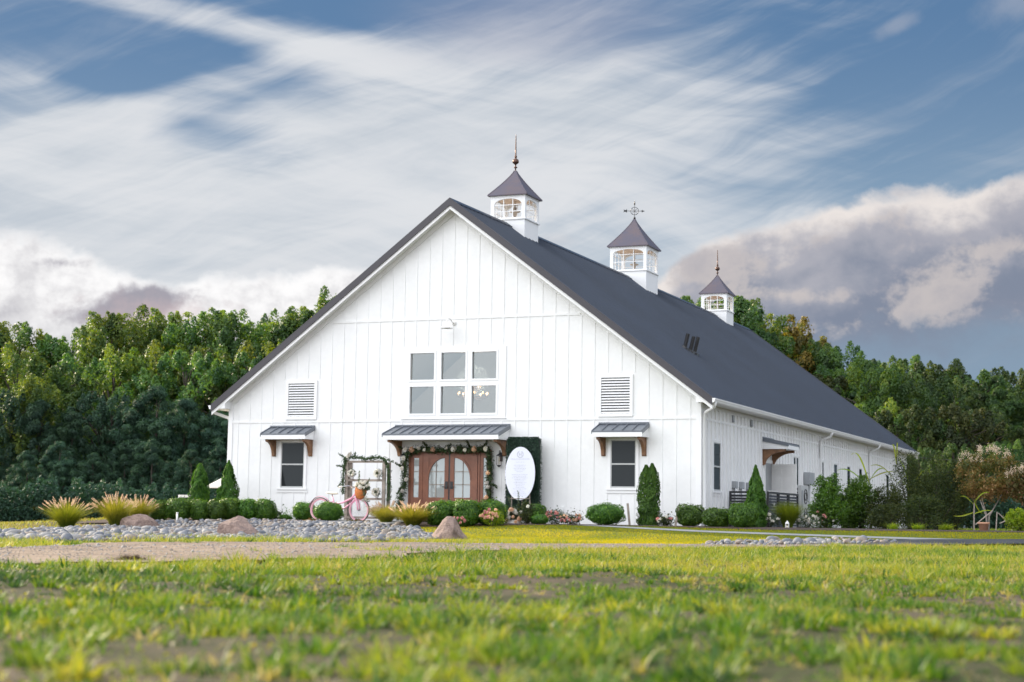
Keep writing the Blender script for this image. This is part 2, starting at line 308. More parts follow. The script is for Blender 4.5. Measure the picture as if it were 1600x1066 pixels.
# ------------------------------------------------------------------ mesh helpers
def link(o, parent=None):
    COL.objects.link(o)
    if parent: o.parent = parent
    return o
def tag(o, label=None, cat=None, group=None, kind=None):
    for k, v in (('label', label), ('category', cat), ('group', group), ('kind', kind)):
        if v: o[k] = v
    return o
def empty(name, loc, label, cat, group=None, rz=0.):
    o = bpy.data.objects.new(name, None); o.location = loc; o.rotation_euler = (0, 0, rz); o.empty_display_size = .3
    return tag(link(o), label, cat, group)
class MB:
    def __init__(s): s.v = []; s.f = []
    def add(s, vs, fs):
        b = len(s.v); s.v += [tuple(map(float, q)) for q in vs]; s.f += [tuple(i+b for i in q) for q in fs]; return s
    def box(s, x0, x1, y0, y1, z0, z1):
        x0, x1 = sorted((x0, x1)); y0, y1 = sorted((y0, y1)); z0, z1 = sorted((z0, z1))
        return s.add([(x0, y0, z0), (x1, y0, z0), (x1, y1, z0), (x0, y1, z0), (x0, y0, z1), (x1, y0, z1), (x1, y1, z1), (x0, y1, z1)],
                     [(0, 3, 2, 1), (4, 5, 6, 7), (0, 1, 5, 4), (1, 2, 6, 5), (2, 3, 7, 6), (3, 0, 4, 7)])
    def prism(s, poly, axis, a, b):
        """poly of 2-d points swept along an axis: 'x' takes (y,z), 'y' takes (x,z), 'z' takes (x,y)"""
        P = {'x': lambda p, d: (d, p[0], p[1]), 'y': lambda p, d: (p[0], d, p[1]), 'z': lambda p, d: (p[0], p[1], d)}[axis]
        n = len(poly)
        return s.add([P(p, a) for p in poly] + [P(p, b) for p in poly],
                     [tuple(range(n-1, -1, -1)), tuple(range(n, 2*n))] + [(i, (i+1) % n, n+(i+1) % n, n+i) for i in range(n)])
    def tube(s, pts, rad, n=8, cap=True):
        pts = [Vector(p) for p in pts]; rad = rad if isinstance(rad, (list, tuple)) else [rad]*len(pts)
        vs, fs = [], []; up = None
        for i, p in enumerate(pts):
            t = (pts[min(i+1, len(pts)-1)] - pts[max(i-1, 0)]).normalized()
            if up is None: up = t.orthogonal().normalized()
            up = (up - t*up.dot(t)).normalized(); sd = t.cross(up)
            for k in range(n):
                a = 2*math.pi*k/n; vs.append(p + (up*math.cos(a) + sd*math.sin(a))*rad[i])
        for i in range(len(pts)-1):
            for k in range(n): fs.append((i*n+k, i*n+(k+1) % n, (i+1)*n+(k+1) % n, (i+1)*n+k))
        if cap: fs += [tuple(range(n-1, -1, -1)), tuple(range((len(pts)-1)*n, len(pts)*n))]
        return s.add(vs, fs)
    def lathe(s, prof, c=(0, 0, 0), n=16):
        vs, fs = [], []
        for r, z in prof:
            for k in range(n): a = 2*math.pi*k/n; vs.append((c[0]+r*math.cos(a), c[1]+r*math.sin(a), c[2]+z))
        for i in range(len(prof)-1):
            for k in range(n): fs.append((i*n+k, i*n+(k+1) % n, (i+1)*n+(k+1) % n, (i+1)*n+k))
        return s.add(vs, fs)
    def torus(s, c, Rr, r, axis='y', n=36, m=8, sq=1.):
        vs, fs = [], []
        for i in range(n):
            a = 2*math.pi*i/n
            for k in range(m):
                b = 2*math.pi*k/m; q = Rr + r*math.cos(b); h = r*sq*math.sin(b); x, z = q*math.cos(a), q*math.sin(a)
                vs.append({'y': (c[0]+x, c[1]+h, c[2]+z), 'z': (c[0]+x, c[1]+z, c[2]+h), 'x': (c[0]+h, c[1]+x, c[2]+z)}[axis])
        for i in range(n):
            for k in range(m): fs.append((i*m+k, i*m+(k+1) % m, ((i+1) % n)*m+(k+1) % m, ((i+1) % n)*m+k))
        return s.add(vs, fs)
    def ball(s, c, r, n=10, m=7, sz=1.):
        return s.lathe([(max(1e-4, r*math.sin(math.pi*i/m)), -r*sz*math.cos(math.pi*i/m)) for i in range(m+1)], c, n)
    def build(s, name, mat, parent=None, smooth=False, bevel=0.):
        me = bpy.data.meshes.new(name); me.from_pydata(s.v, [], s.f); me.materials.append(mat if not isinstance(mat, str) else MAT[mat])
        if smooth: me.polygons.foreach_set('use_smooth', [True]*len(me.polygons))
        me.update(); o = link(bpy.data.objects.new(name, me), parent)
        if bevel:
            b = o.modifiers.new('bevel', 'BEVEL'); b.width = bevel; b.segments = 2; b.limit_method = 'ANGLE'
        return o
def np_mesh(name, V, F, mat, tint=None, smooth=False, k=None):
    """V (n,3), F (m,k)"""
    me = bpy.data.meshes.new(name); V = np.ascontiguousarray(V, np.float32); F = np.ascontiguousarray(F, np.int32); k = F.shape[1]
    me.vertices.add(len(V)); me.vertices.foreach_set('co', V.ravel())
    me.loops.add(F.size); me.loops.foreach_set('vertex_index', F.ravel())
    me.polygons.add(len(F)); me.polygons.foreach_set('loop_start', np.arange(len(F), dtype=np.int32)*k)
    me.polygons.foreach_set('loop_total', np.full(len(F), k, np.int32))
    if smooth: me.polygons.foreach_set('use_smooth', np.ones(len(F), bool))
    me.update(calc_edges=True)
    if tint is not None:
        a = me.attributes.new('tint', 'FLOAT', 'POINT'); a.data.foreach_set('value', np.ascontiguousarray(tint, np.float32))
    me.materials.append(MAT[mat] if isinstance(mat, str) else mat); return me
def unit(v): return v/np.maximum(np.linalg.norm(v, axis=-1, keepdims=True), 1e-9)
def leaf_arrays(P, N, L, W, tint, along=None):
    """a four-cornered leaf at every P, facing N, L long, W wide, folded a little; along gives the direction of its tip"""
    n = len(P); N = unit(N + rng.normal(0, .35, (n, 3)))
    A = rng.normal(0, 1, (n, 3)) if along is None else along + rng.normal(0, .15, (n, 3))
    A = unit(A - N*(A*N).sum(1, keepdims=True)); B = np.cross(N, A)
    L = np.broadcast_to(L, (n,))[:, None]; W = np.broadcast_to(W, (n,))[:, None]
    V = np.stack([P - A*L*.5, P + B*W*.5 + N*W*.16 - A*L*.05, P + A*L*.5 - N*L*.1, P - B*W*.5 + N*W*.16 - A*L*.05], 1).reshape(-1, 3)
    F = np.arange(4*n).reshape(n, 4)
    return V, F, np.repeat(np.clip(tint, 0, 1), 4)
def sph(n):
    return unit(rng.normal(0, 1, (n, 3)))
def leafmesh(name, P, N, L, W, tint, mat, along=None):
    V, F, T = leaf_arrays(P, N, L, W, tint, along); return np_mesh(name, V, F, mat, T)
def put(name, me, parent=None, loc=(0, 0, 0), rz=0., sc=1.):
    o = bpy.data.objects.new(name, me); o.location = loc; o.rotation_euler = (0, 0, rz); o.scale = (sc,)*3 if isinstance(sc, (int, float)) else sc
    return link(o, parent)
def dup(root, loc, rz=0., sc=None, label=None, group=None):
    r = root.copy(); COL.objects.link(r); r.location = loc; r.rotation_euler = (0, 0, rz)
    if sc is not None: r.scale = (sc,)*3 if isinstance(sc, (int, float)) else sc
    if label: r['label'] = label
    if group: r['group'] = group
    for ch in root.children:
        c_ = ch.copy(); COL.objects.link(c_); c_.parent = r
        for g in ch.children:
            d_ = g.copy(); COL.objects.link(d_); d_.parent = c_
    return r
def blades(P, H, Wd, lean, seg=3, curl=.5, head=None):
    """tapering bent blades rooted at P: returns V, F(tri/quads as quads), per-vertex blade index"""
    n = len(P); th = rng.uniform(0, 2*np.pi, n) if head is None else head
    D = np.stack([np.cos(th), np.sin(th), np.zeros(n)], 1); Sd = np.stack([-np.sin(th), np.cos(th), np.zeros(n)], 1)
    fa = rng.uniform(-.9, .9, n)[:, None]; Sd = Sd*np.cos(fa) + D*np.sin(fa)
    H = np.broadcast_to(H, (n,))[:, None]; lean = np.broadcast_to(lean, (n,))[:, None]; Wd = np.broadcast_to(Wd, (n,))[:, None]
    rows = []
    for i in range(seg+1):
        t = i/seg; c0 = P + D*(lean*H*(t*(1-curl) + curl*t*t*1.6)) + np.array([0, 0, 1])*(H*(t - .35*lean*t*t))
        wv = Wd*(1-t**1.6)*.5 + .0004
        rows += [c0 - Sd*wv, c0 + Sd*wv]
    V = np.stack(rows, 1); m = 2*(seg+1)
    F = np.concatenate([np.stack([np.arange(n)*m + 2*i, np.arange(n)*m+2*i+1, np.arange(n)*m+2*i+3, np.arange(n)*m+2*i+2], 1) for i in range(seg)])
    return V.reshape(-1, 3), F, np.repeat(np.arange(n), m)
# ------------------------------------------------------------------ setting: pasture, lawn, road, path, beds
def setting_mat(name, cols, scales, bump, rough=.95, wts=(.6, .4)):
    m = bpy.data.materials.new(name); m.use_nodes = True; t = m.node_tree; X.nt = t; b = t.nodes['Principled BSDF']
    b.inputs['Roughness'].default_value = rough; b.inputs['Specular IOR Level'].default_value = .15
    co = t.nodes.new('ShaderNodeTexCoord').outputs['Object']
    a1 = noise(co, scales[0], 5, .6); a2 = noise(co, scales[1], 5, .65); a3 = noise(co, scales[2], 3, .6)
    c = mixc(sstep(a1*wts[0] + a2*wts[1], .38, .62), cols[0], cols[1])
    c = mixc(sstep(a3, .5, .72), c, cols[2])
    t.links.new(c, b.inputs['Base Color'])
    bn = t.nodes.new('ShaderNodeBump'); bn.inputs['Strength'].default_value = bump; bn.inputs['Distance'].default_value = .04
    t.links.new((a3*.6 + a2*.4).v, bn.inputs['Height']); t.links.new(bn.outputs[0], b.inputs['Normal'])
    return m
def axis(lo, hi, step, far):
    a = list(np.arange(lo, hi, step)); k = step
    while a[-1] < far: k *= 1.35; a.append(a[-1]+k)
    k = step
    while a[0] > -far: k *= 1.35; a.insert(0, a[0]-k)
    return np.array(a)
gx, gy = axis(-16, 30, .3, 3000), axis(-50, 8, .3, 3000)
XX, YY = np.meshgrid(gx, gy, indexing='ij'); nx, ny = XX.shape
idx = np.arange(nx*ny).reshape(nx, ny)
F = np.stack([idx[:-1, :-1], idx[1:, :-1], idx[1:, 1:], idx[:-1, 1:]], -1).reshape(-1, 4)
me = np_mesh('ground', np.stack([XX, YY, gz(XX, YY)], -1).reshape(-1, 3), F,
             setting_mat('pasture_soil', ((.040, .046, .018), (.105, .080, .058), (.065, .062, .032)), (.5, 3.1, 17), .7), smooth=True)
tag(put('ground', me), kind='structure')
def resample(pts, n):
    pts = np.array(pts, float); d = np.r_[0, np.cumsum(np.linalg.norm(np.diff(pts, axis=0), axis=1))]
    t = np.linspace(0, d[-1], n); return np.stack([np.interp(t, d, pts[:, k]) for k in range(2)], 1)
def sheet(name, A, B, n, m, off, mat, wob=.0, kind='structure'):
    """a ground sheet between two polylines"""
    A, B = resample(A, n), resample(B, n); t = np.linspace(0, 1, m)[None, :, None]
    P = A[:, None]*(1-t) + B[:, None]*t
    if wob:
        for col, sd in ((0, 5), (-1, 6)):
            P[:, col] += (np.stack([vnoise(P[:, col, 0], P[:, col, 1], .7, sd), vnoise(P[:, col, 0], P[:, col, 1], .7, sd+2)], -1)-.5)*wob
    i = np.arange(n*m).reshape(n, m)
    F = np.stack([i[:-1, :-1], i[:-1, 1:], i[1:, 1:], i[1:, :-1]], -1).reshape(-1, 4)
    V = np.concatenate([P, (gz(P[..., 0], P[..., 1]) + off)[..., None]], -1).reshape(-1, 3)
    nrm = np.cross(V[F[0, 1]]-V[F[0, 0]], V[F[0, 3]]-V[F[0, 0]])
    if nrm[2] < 0: F = F[:, ::-1]
    o = put(name, np_mesh(name, V, F, mat, smooth=True)); tag(o, kind=kind); return o
def gpl(*p): return [tuple(gp(x, y)[:2]) for x, y in p]
road_up = gpl((-420, 884), (-200, 868), (0, 861), (60, 858), (130, 852), (200, 850), (330, 849.5), (480, 850.5), (640, 850), (800, 852), (950, 852.5), (1100, 853), (1230, 853), (1340, 850), (1420, 850))
road_lo = gpl((-420, 915), (-200, 896), (0, 886), (120, 884), (260, 882), (400, 880), (520, 877), (640, 872), (720, 867), (800, 863), (950, 860.5), (1100, 858.5), (1300, 856), (1450, 854.5))
gravel = setting_mat('gravel_surface', ((.29, .225, .17), (.165, .122, .092), (.36, .295, .24)), (.5, 5.0, 21), 1., wts=(.38, .62))
sheet('gravel_road', road_up, road_lo, 240, 44, .035, gravel, .5)
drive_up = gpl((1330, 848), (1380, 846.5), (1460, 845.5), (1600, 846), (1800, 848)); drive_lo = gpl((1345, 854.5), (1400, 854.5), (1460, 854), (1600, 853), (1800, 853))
sheet('dark_drive', drive_up, drive_lo, 120, 24, .046, setting_mat('dark_drive_surface', ((.050, .052, .058), (.075, .077, .083), (.035, .036, .04)), (.6, 6., 30), .5), .1)  # darker sheet carrying the gravel road on to the right
lawn_up = [(-3.0, -4.4), (0.6, -4.75), (2.1, -4.55), (2.9, -4.0), (3.5, -3.5), (5.0, -2.75), (6.8, -2.9), (8.7, -3.3), (10.5, -3.75), (13.5, -3.3), (18, -3.1), (26, -3.0), (34, -3.)]
lawn_lo = gpl((600, 838), (690, 850), (740, 851.5), (820, 852), (900, 852), (1000, 852), (1100, 852)) + gpl((1200, 849), (1300, 847), (1420, 845), (1600, 845), (1800, 846))
lawn_mat = setting_mat('lawn_turf', ((.075, .11, .016), (.12, .14, .018), (.11, .11, .03)), (.9, 5., 26), .6)
sheet('lawn', lawn_up, lawn_lo, 200, 50, .022, lawn_mat, .15)
bed_edge = [(-9.2, -5.6), (-6.5, -4.7), (-3, -4.6), (0.6, -4.8), (2.1, -4.63), (2.9, -4.08), (3.5, -3.57), (5.0, -2.85), (6.8, -2.95), (8.7, -3.35), (10.5, -3.82), (13.5, -3.4), (17.5, -3.0)]
bed_in = [(-9.2, -.3), (-6.5, .04), (-3, .04), (.6, .04), (2.1, .04), (2.9, .04), (3.5, .04), (5, .04), (6.8, .04), (8, 3.), (10.2, 10), (12.5, 6.5), (17.5, 2.6)]
sheet('mulch_bed', bed_edge, bed_in, 160, 30, .034, 'mulch', .12)
path_c = [(4.8, -2.5), (5.76, -3.05), (7.4, -3.95), (9.06, -4.62), (10.72, -4.98), (13.16, -5.5), (15.4, -5.85), (22, -6.6), (32, -7.6)]
sheet('concrete_path', [(x-.02, y+.24) for x, y in path_c], [(x-.06, y-.24) for x, y in path_c], 120, 5, .030, 'concrete')
sheet('walkway', [(-2.6, -4.9), (-2.4, -3), (-2.0, -.02)], [(.15, -4.75), (.2, -3), (.3, -.02)], 40, 20, .062, 'concrete')

def inside(px, py, poly):
    poly = np.array(poly); r = np.zeros(len(px), bool); j = len(poly)-1
    for i in range(len(poly)):
        xi, yi = poly[i]; xj, yj = poly[j]
        c_ = ((yi > py) != (yj > py)) & (px < (xj-xi)*(py-yi)/(yj-yi+1e-12) + xi); r ^= c_; j = i
    return r
road_poly = road_up + road_lo[::-1]; drive_poly = drive_up + drive_lo[::-1]
# ---- pasture grass in the foreground
def sector(n, t0, t1, power=1., margin=3.):
    q = rng.uniform(0, 1, n)**power; t = t0 + (t1-t0)*q
    l = rng.uniform(-1, 1, n)*(.335*t + margin)
    h = np.array([-math.sin(YAW), math.cos(YAW)]); r_ = _r[:2]
    return CAM[0] + h[0]*t + r_[0]*l, CAM[1] + h[1]*t + r_[1]*l, t
# tufts: each a handful of blades sharing a height and a colour, with soil between them
x, y, t = sector(44000, 3.0, 35.5, .90)
pn = vnoise(x, y, 1.3, 11)*.6 + vnoise(x, y, .45, 12)*.4; far = sm((t-10)/6)
keep = ~(inside(x, y, road_poly) & (vnoise(x, y, .9, 41)*.7 + vnoise(x, y, .3, 42)*.3 < .80)) & ~inside(x, y, drive_poly) & (rng.uniform(0, 1, len(x)) < np.clip((pn-.30+.22*far)*3.4, .10, 1)) & ~((y > -13.5) & (x < 13.2) & (t > 30))
x, y, t, pn, far = (q[keep] for q in (x, y, t, pn, far)); n = len(x)
th = (.022 + .10*np.clip(vnoise(x, y, 1.7, 14)-.3, 0, 1)*(1-.25*far) + .055*far)*rng.uniform(.55, 1.45, n)*(.75+.6*pn)
tt = .17 + .44*(vnoise(x, y, 2.4, 16)-.5) + rng.normal(0, .11, n) + .24*far - .07*(1-far)
dead = rng.uniform(0, 1, n) < .10 + .38*(vnoise(x, y, 1.9, 19) > .52)*(1-.75*far); tt[dead] = rng.uniform(.74, 1., dead.sum()); th[dead] *= .75
big = (rng.uniform(0, 1, n) < np.where(t < 9, .11, .03)) & (t < 17); th[big] = rng.uniform(.05, .105, big.sum()); tt[big] = rng.normal(.30, .12, big.sum())
nb = rng.integers(6, 17, n); nb[big] = 60; i = np.repeat(np.arange(n), nb); m_ = len(i)
rad = (.012 + .030*rng.uniform(0, 1, n)*(.6+pn) + .07*big)[i]*np.sqrt(rng.uniform(0, 1, m_)); an = rng.uniform(0, 6.28, m_)
bx_, by_ = x[i]+rad*np.cos(an), y[i]+rad*np.sin(an)
H = th[i]*rng.uniform(.45, 1.2, m_); st = rng.uniform(0, 1, m_) < .009; H[st] = np.maximum(H[st]*1.6, .09+.09*rng.uniform(0, 1, st.sum()))
wide = np.repeat(np.where(big, 2.2, np.where(rng.uniform(0, 1, n) < .18, 1.9, 1.)), nb)
V, F, bi = blades(np.stack([bx_, by_, gz(bx_, by_)-.004], 1), H, (.0038+.0036*rng.uniform(0, 1, m_))*(1+.5*far[i])*wide, rng.uniform(.15, 1.15, m_), 3, .5, an + rng.normal(0, .7, m_))
tag(put('grass', np_mesh('grass', V, F, 'grass', np.clip(tt[i] + rng.normal(0, .07, m_), 0, 1)[bi])), kind='stuff', label='rough sunlit pasture grass with bare patches in front of the gravel road')
# broad-leaved weeds and dead thatch low in the pasture
x, y, t = sector(26000, 3.2, 22, 1.)
k = vnoise(x, y, .8, 21) > .55; x, y, t = x[k], y[k], t[k]; n = len(x)
lm = leafmesh('weeds', np.stack([x, y, gz(x, y)+rng.uniform(.006, .035, n)], 1), np.array([0, 0, 1.])+rng.normal(0, .4, (n, 3)), rng.uniform(.014, .034, n), rng.uniform(.010, .022, n), np.clip(rng.normal(.35, .22, n), 0, 1), 'grass')
tag(put('clover', lm), kind='stuff', label='low clover and weeds among the pasture grass')
x, y, t = sector(7000, 3.2, 20, 1.); n = len(x)
lm = leafmesh('thatch', np.stack([x, y, gz(x, y)+rng.uniform(.002, .015, n)], 1), np.array([0, 0, 1.])+rng.normal(0, .5, (n, 3)), rng.uniform(.02, .06, n), rng.uniform(.002, .005, n), rng.uniform(.5, 1, n)*.4+.6, 'grass')
tag(put('dry_straw', lm), kind='stuff', label='dry straw lying on the pasture soil')
# ---- short bright lawn and the weedy strip along the road
x = rng.uniform(.5, 17, 120000); y = rng.uniform(-15, -2.7, 120000)
lp = [tuple(p) for p in lawn_up] + list(reversed(lawn_lo))
pc = resample(path_c, 200)
k = inside(x, y, lp); x, y = x[k], y[k]
dp = np.min(np.hypot(x[:, None]-pc[None, ::4, 0], y[:, None]-pc[None, ::4, 1]), 1); k = dp > .42; x, y = x[k], y[k]; n = len(x)
V, F, bi = blades(np.stack([x, y, gz(x, y)+.015], 1), rng.uniform(.025, .05, n), .012, rng.uniform(.2, .9, n), 2)
tag(put('lawn_grass', np_mesh('lawn_grass', V, F, 'lawnblade', np.clip(.5+.7*(vnoise(x, y, 1.3, 31)-.5)+rng.normal(0, .15, n), 0, 1)[bi])), kind='stuff', label='short mown yellow green lawn before the barn')
cob_poly = gpl((-90, 845), (0, 835), (60, 830), (150, 827), (185, 822), (250, 817), (300, 816.5), (430, 815.5), (500, 818), (560, 819), (620, 823), (655, 830), (672, 838), (690, 845), (600, 849), (500, 850), (420, 846), (330, 845), (200, 848), (100, 850), (0, 848), (-90, 856))
strip_lo = road_up[1:10]; strip_hi = gpl((-200, 850), (0, 847), (60, 848), (130, 848), (200, 846), (330, 843), (480, 847), (640, 846), (800, 849))
x = rng.uniform(-4, 14, 90000); y = rng.uniform(-32, -10, 90000)
k = inside(x, y, list(strip_lo) + list(reversed(strip_hi))) & (vnoise(x, y, .9, 33) > .3); x, y = x[k], y[k]; n = len(x)
V, F, bi = blades(np.stack([x, y, gz(x, y)], 1), rng.uniform(.04, .15, n)*(.5+vnoise(x, y, .6, 34)), .011, rng.uniform(.2, .9, n), 3)
tag(put('verge_grass', np_mesh('verge_grass', V, F, 'grass', np.clip(.55+rng.normal(0, .16, n), 0, 1)[bi])), kind='stuff', label='strip of weedy grass between the river stones and the gravel road')
# back lawn on the left, out to the woods
x = rng.uniform(-34, -7.8, 70000); y = rng.uniform(-10, 30, 70000); k = ~inside(x, y, cob_poly) & ((x < -9.4) | (y < -5.8)); x, y = x[k], y[k]; n = len(x)
V, F, bi = blades(np.stack([x, y, gz(x, y)], 1), rng.uniform(.05, .12, n), .02, rng.uniform(.2, .9, n), 2)
tag(put('meadow_grass', np_mesh('meadow_grass', V, F, 'grass', np.clip(.6+rng.normal(0, .16, n), 0, 1)[bi])), kind='stuff', label='sunlit grass running back to the woods beside the barn')

x = rng.uniform(12, 48, 90000); y = rng.uniform(-9, 48, 90000); k = ((x > 18) | (y > 4.5 - (x-12.5)*.5)) & ~inside(x, y, lp) & ~inside(x, y, drive_poly) & (y > -5); x, y = x[k], y[k]; n = len(x)
V, F, bi = blades(np.stack([x, y, gz(x, y)], 1), rng.uniform(.05, .12, n), .024, rng.uniform(.2, .9, n), 2)
tag(put('field_grass', np_mesh('field_grass', V, F, 'grass', np.clip(.42+rng.normal(0, .14, n), 0, 1)[bi])), kind='stuff', label='grass running back beside the barn to the right woods')
# loose gravel over the road
n = 8000; q = rng.uniform(0, 1, n); f = rng.uniform(.03, .97, n)
A_ = resample(road_up, 400); B_ = resample(road_lo, 400); i = (q*399).astype(int); P = A_[i]*(1-f[:, None]) + B_[i]*f[:, None]
oct_ = np.array([(1, 0, 0), (-1, 0, 0), (0, 1, 0), (0, -1, 0), (0, 0, 1), (0, 0, -1)], float); of = np.array([(0, 2, 4), (2, 1, 4), (1, 3, 4), (3, 0, 4), (2, 0, 5), (1, 2, 5), (3, 1, 5), (0, 3, 5)])
sz = rng.uniform(.006, .018, n)*(1+1.2*(rng.uniform(0, 1, n) < .06)); an = rng.uniform(0, 6.28, n); V = oct_[None]*sz[:, None, None]*rng.uniform(.6, 1.2, (n, 6, 1))*np.array([1, 1, .7])
V = np.stack([V[..., 0]*np.cos(an)[:, None]-V[..., 1]*np.sin(an)[:, None], V[..., 0]*np.sin(an)[:, None]+V[..., 1]*np.cos(an)[:, None], V[..., 2]], -1) + np.concatenate([P, (gz(P[:, 0], P[:, 1])+.036)[:, None]], 1)[:, None]
me = np_mesh('gravel', V.reshape(-1, 3), (of[None] + 6*np.arange(n)[:, None, None]).reshape(-1, 3), 'cobble3', smooth=True); me.materials.append(MAT['cobble3']); me.materials.append(MAT['cobble1'])
me.polygons.foreach_set('material_index', np.repeat(rng.integers(0, 3, n), 8).astype(np.int32)); me.update()
tag(put('gravel', me), kind='stuff', label='loose gravel scattered over the road')
# ---- river stones
def stone_mesh(seed, sub=2, flat=.62, rough=.16, name='river_stone', mat='cobble0'):
    import bmesh
    bm = bmesh.new(); bmesh.ops.create_icosphere(bm, subdivisions=sub, radius=1.); g = np.random.default_rng(seed)
    ks = g.normal(0, 1.3, (5, 3)); ph = g.uniform(0, 6.28, 5); sx, sy = g.uniform(.75, 1.2), g.uniform(.7, 1.)
    for v in bm.verts:
        p = np.array(v.co); d = 1 + rough*sum(math.sin(p@ks[i]*1.6+ph[i]) for i in range(5))/2.2
        v.co = Vector((p[0]*sx*d, p[1]*sy*d, p[2]*flat*d))
    me = bpy.data.meshes.new(name); bm.to_mesh(me); bm.free(); me.materials.append(MAT[mat])
    me.polygons.foreach_set('use_smooth', [True]*len(me.polygons)); return me
stones = [stone_mesh(40+i, 2, rng.uniform(.5, .75), .16, 'river_stone', 'cobble%d' % (i % 4)) for i in range(12)]
strip_poly = gpl((1090, 853.5), (1150, 850), (1200, 848), (1260, 846.5), (1340, 846.5), (1400, 849), (1370, 852), (1300, 853.5), (1200, 854))
pts = []
for poly, sp_, nn in ((cob_poly, .105, 190000), (strip_poly, .14, 40000)):
    P = np.array(poly); qx = rng.uniform(P[:, 0].min(), P[:, 0].max(), nn); qy = rng.uniform(P[:, 1].min(), P[:, 1].max(), nn)
    k = inside(qx, qy, poly); cell = {}
    for a, b in zip(qx[k], qy[k]):
        ci = (int(a//sp_), int(b//sp_))
        if all(math.hypot(a-c_[0], b-c_[1]) > sp_ for i in (-1, 0, 1) for j in (-1, 0, 1) for c_ in cell.get((ci[0]+i, ci[1]+j), ())):
            cell.setdefault(ci, []).append((a, b)); pts.append((a, b, poly is strip_poly))
recs = []
for a, b, s_ in pts:
    r_ = float(rng.uniform(.040, .080))*(1.7 if rng.uniform() < .08 else 1)
    recs.append((r_/depth((a, b)), a, b, r_, s_))
recs.sort(reverse=True)
rest_v, rest_f, rest_m, base = [], [], [], 0
for i, (_q, a, b, r_, s_) in enumerate(recs):
    if i < 300:
        o = put('river_stone', stones[rng.integers(12)], None, (a, b, g1(a, b)+.3*r_+rng.uniform(0, .05)), rng.uniform(0, 6.28), r_)
        o.rotation_euler.x = rng.normal(0, .25); o.rotation_euler.y = rng.normal(0, .25)
        tag(o, 'rounded grey river stone lying loose in the rock bed beside the road', 'stone', 'river stones in the rock bed')
small = [stone_mesh(80+i, 1, rng.uniform(.5, .75), .16, 'river_stones', 'cobble0') for i in range(8)]
sv = [np.array([v.co for v in m_.vertices]) for m_ in small]; sf = np.array([p.vertices for p in small[0].polygons])
for i, (_q, a, b, r_, s_) in enumerate(recs[300:]):
    rz = rng.uniform(0, 6.28); c_, s2_ = math.cos(rz), math.sin(rz); v = sv[rng.integers(8)]*r_
    tl = rng.normal(0, .2); v = np.stack([v[:, 0]*c_-v[:, 1]*s2_, v[:, 0]*s2_+v[:, 1]*c_, v[:, 2]+tl*v[:, 0]], 1)
    rest_v.append(v + np.array([a, b, g1(a, b)+.3*r_+rng.uniform(0, .05)])); rest_f.append(sf+base); base += len(v); rest_m += [int(rng.integers(4))]*len(sf)
me = np_mesh('river_stones', np.concatenate(rest_v), np.concatenate(rest_f), 'cobble0', smooth=True)
for i in (1, 2, 3): me.materials.append(MAT['cobble%d' % i])
me.polygons.foreach_set('material_index', np.array(rest_m, np.int32)); me.update()
tag(put('river_stones', me), kind='stuff', label='bank of smaller river stones behind the nearest ones')
for m_ in small: bpy.data.meshes.remove(m_)
# ------------------------------------------------------------------ the barn
W2, LEN = 7.62, 34.06
def zr(x): return 9.516 - .75*abs(x)                 # top of the roof
barn = empty('barn', (0, 0, -.05), 'long white board and batten barn with dark metal roof and three cupolas', 'barn')
barn.location = (0, 0, 0)
def part(mb, name, mat, parent=barn, smooth=False, bevel=0.): return mb.build(name, mat, parent, smooth, bevel)
GX0, GX1, GZ0, GZ1 = -1.40, 1.48, 3.14, 5.03          # the gable window opening
m = MB()
def wz(x): return zr(x) - .17
m.prism([(-W2, -.12), (GX0, -.12), (GX0, wz(GX0)), (-W2, wz(W2))], 'y', 0, .16)
m.prism([(GX1, -.12), (W2, -.12), (W2, wz(W2)), (GX1, wz(GX1))], 'y', 0, .16)
m.prism([(GX0, -.12), (GX1, -.12), (GX1, GZ0), (GX0, GZ0)], 'y', 0, .16)
m.prism([(GX0, GZ1), (GX1, GZ1), (GX1, wz(GX1)), (0, wz(0)), (GX0, wz(GX0))], 'y', 0, .16)
# battens, broken where trim or an opening is in the way
HOLES = [(-1.62, 1.74, 3.02, 5.15), (-5.90, -4.74, .84, 2.52), (4.84, 5.90, .84, 2.52), (-5.66, -4.44, 3.02, 4.30), (4.56, 5.66, 3.02, 4.28), (-1.36, 1.36, -.12, 2.06)]
for k in range(-18, 19):
    x = k*.4064; cuts = [(2.945, 3.01), (5.975, 6.045)] + [(a[2], a[3]) for a in HOLES if a[0]-.03 < x < a[1]+.03]
    z = -.12; top = wz(x) - .26
    for a, b in sorted(cuts) + [(top, top)]:
        if min(a, top) - z > .04: m.box(x-.026, x+.026, -.013, 0, z, min(a, top))
        z = max(z, b)
m.box(-W2+.11, W2-.11, -.019, 0, 2.945, 3.01)
xb = (9.34-6.05)/.75 - .35
m.box(-xb, xb, -.019, 0, 5.975, 6.045)
part(m, 'front_wall', 'siding')
m = MB()
for s in (-1, 1):                                     # frieze boards under the rake
    m.prism([(s*(W2-.1), wz(W2-.1)), (0, wz(0)), (0, wz(0)-.2), (s*(W2-.1), wz(W2-.1)-.2)][::s], 'y', -.03, 0)
part(m, 'rake_frieze', 'siding')
m = MB()
for s in (-1, 1):
    m.box(s*W2, s*(W2-.12), -.028, 0, -.12, wz(W2)-.02)
    m.box(s*W2, s*(W2+.028), -.028, .12, -.12, 3.39)
    part(m, 'corner_board', 'trim'); m = MB()
m = MB()
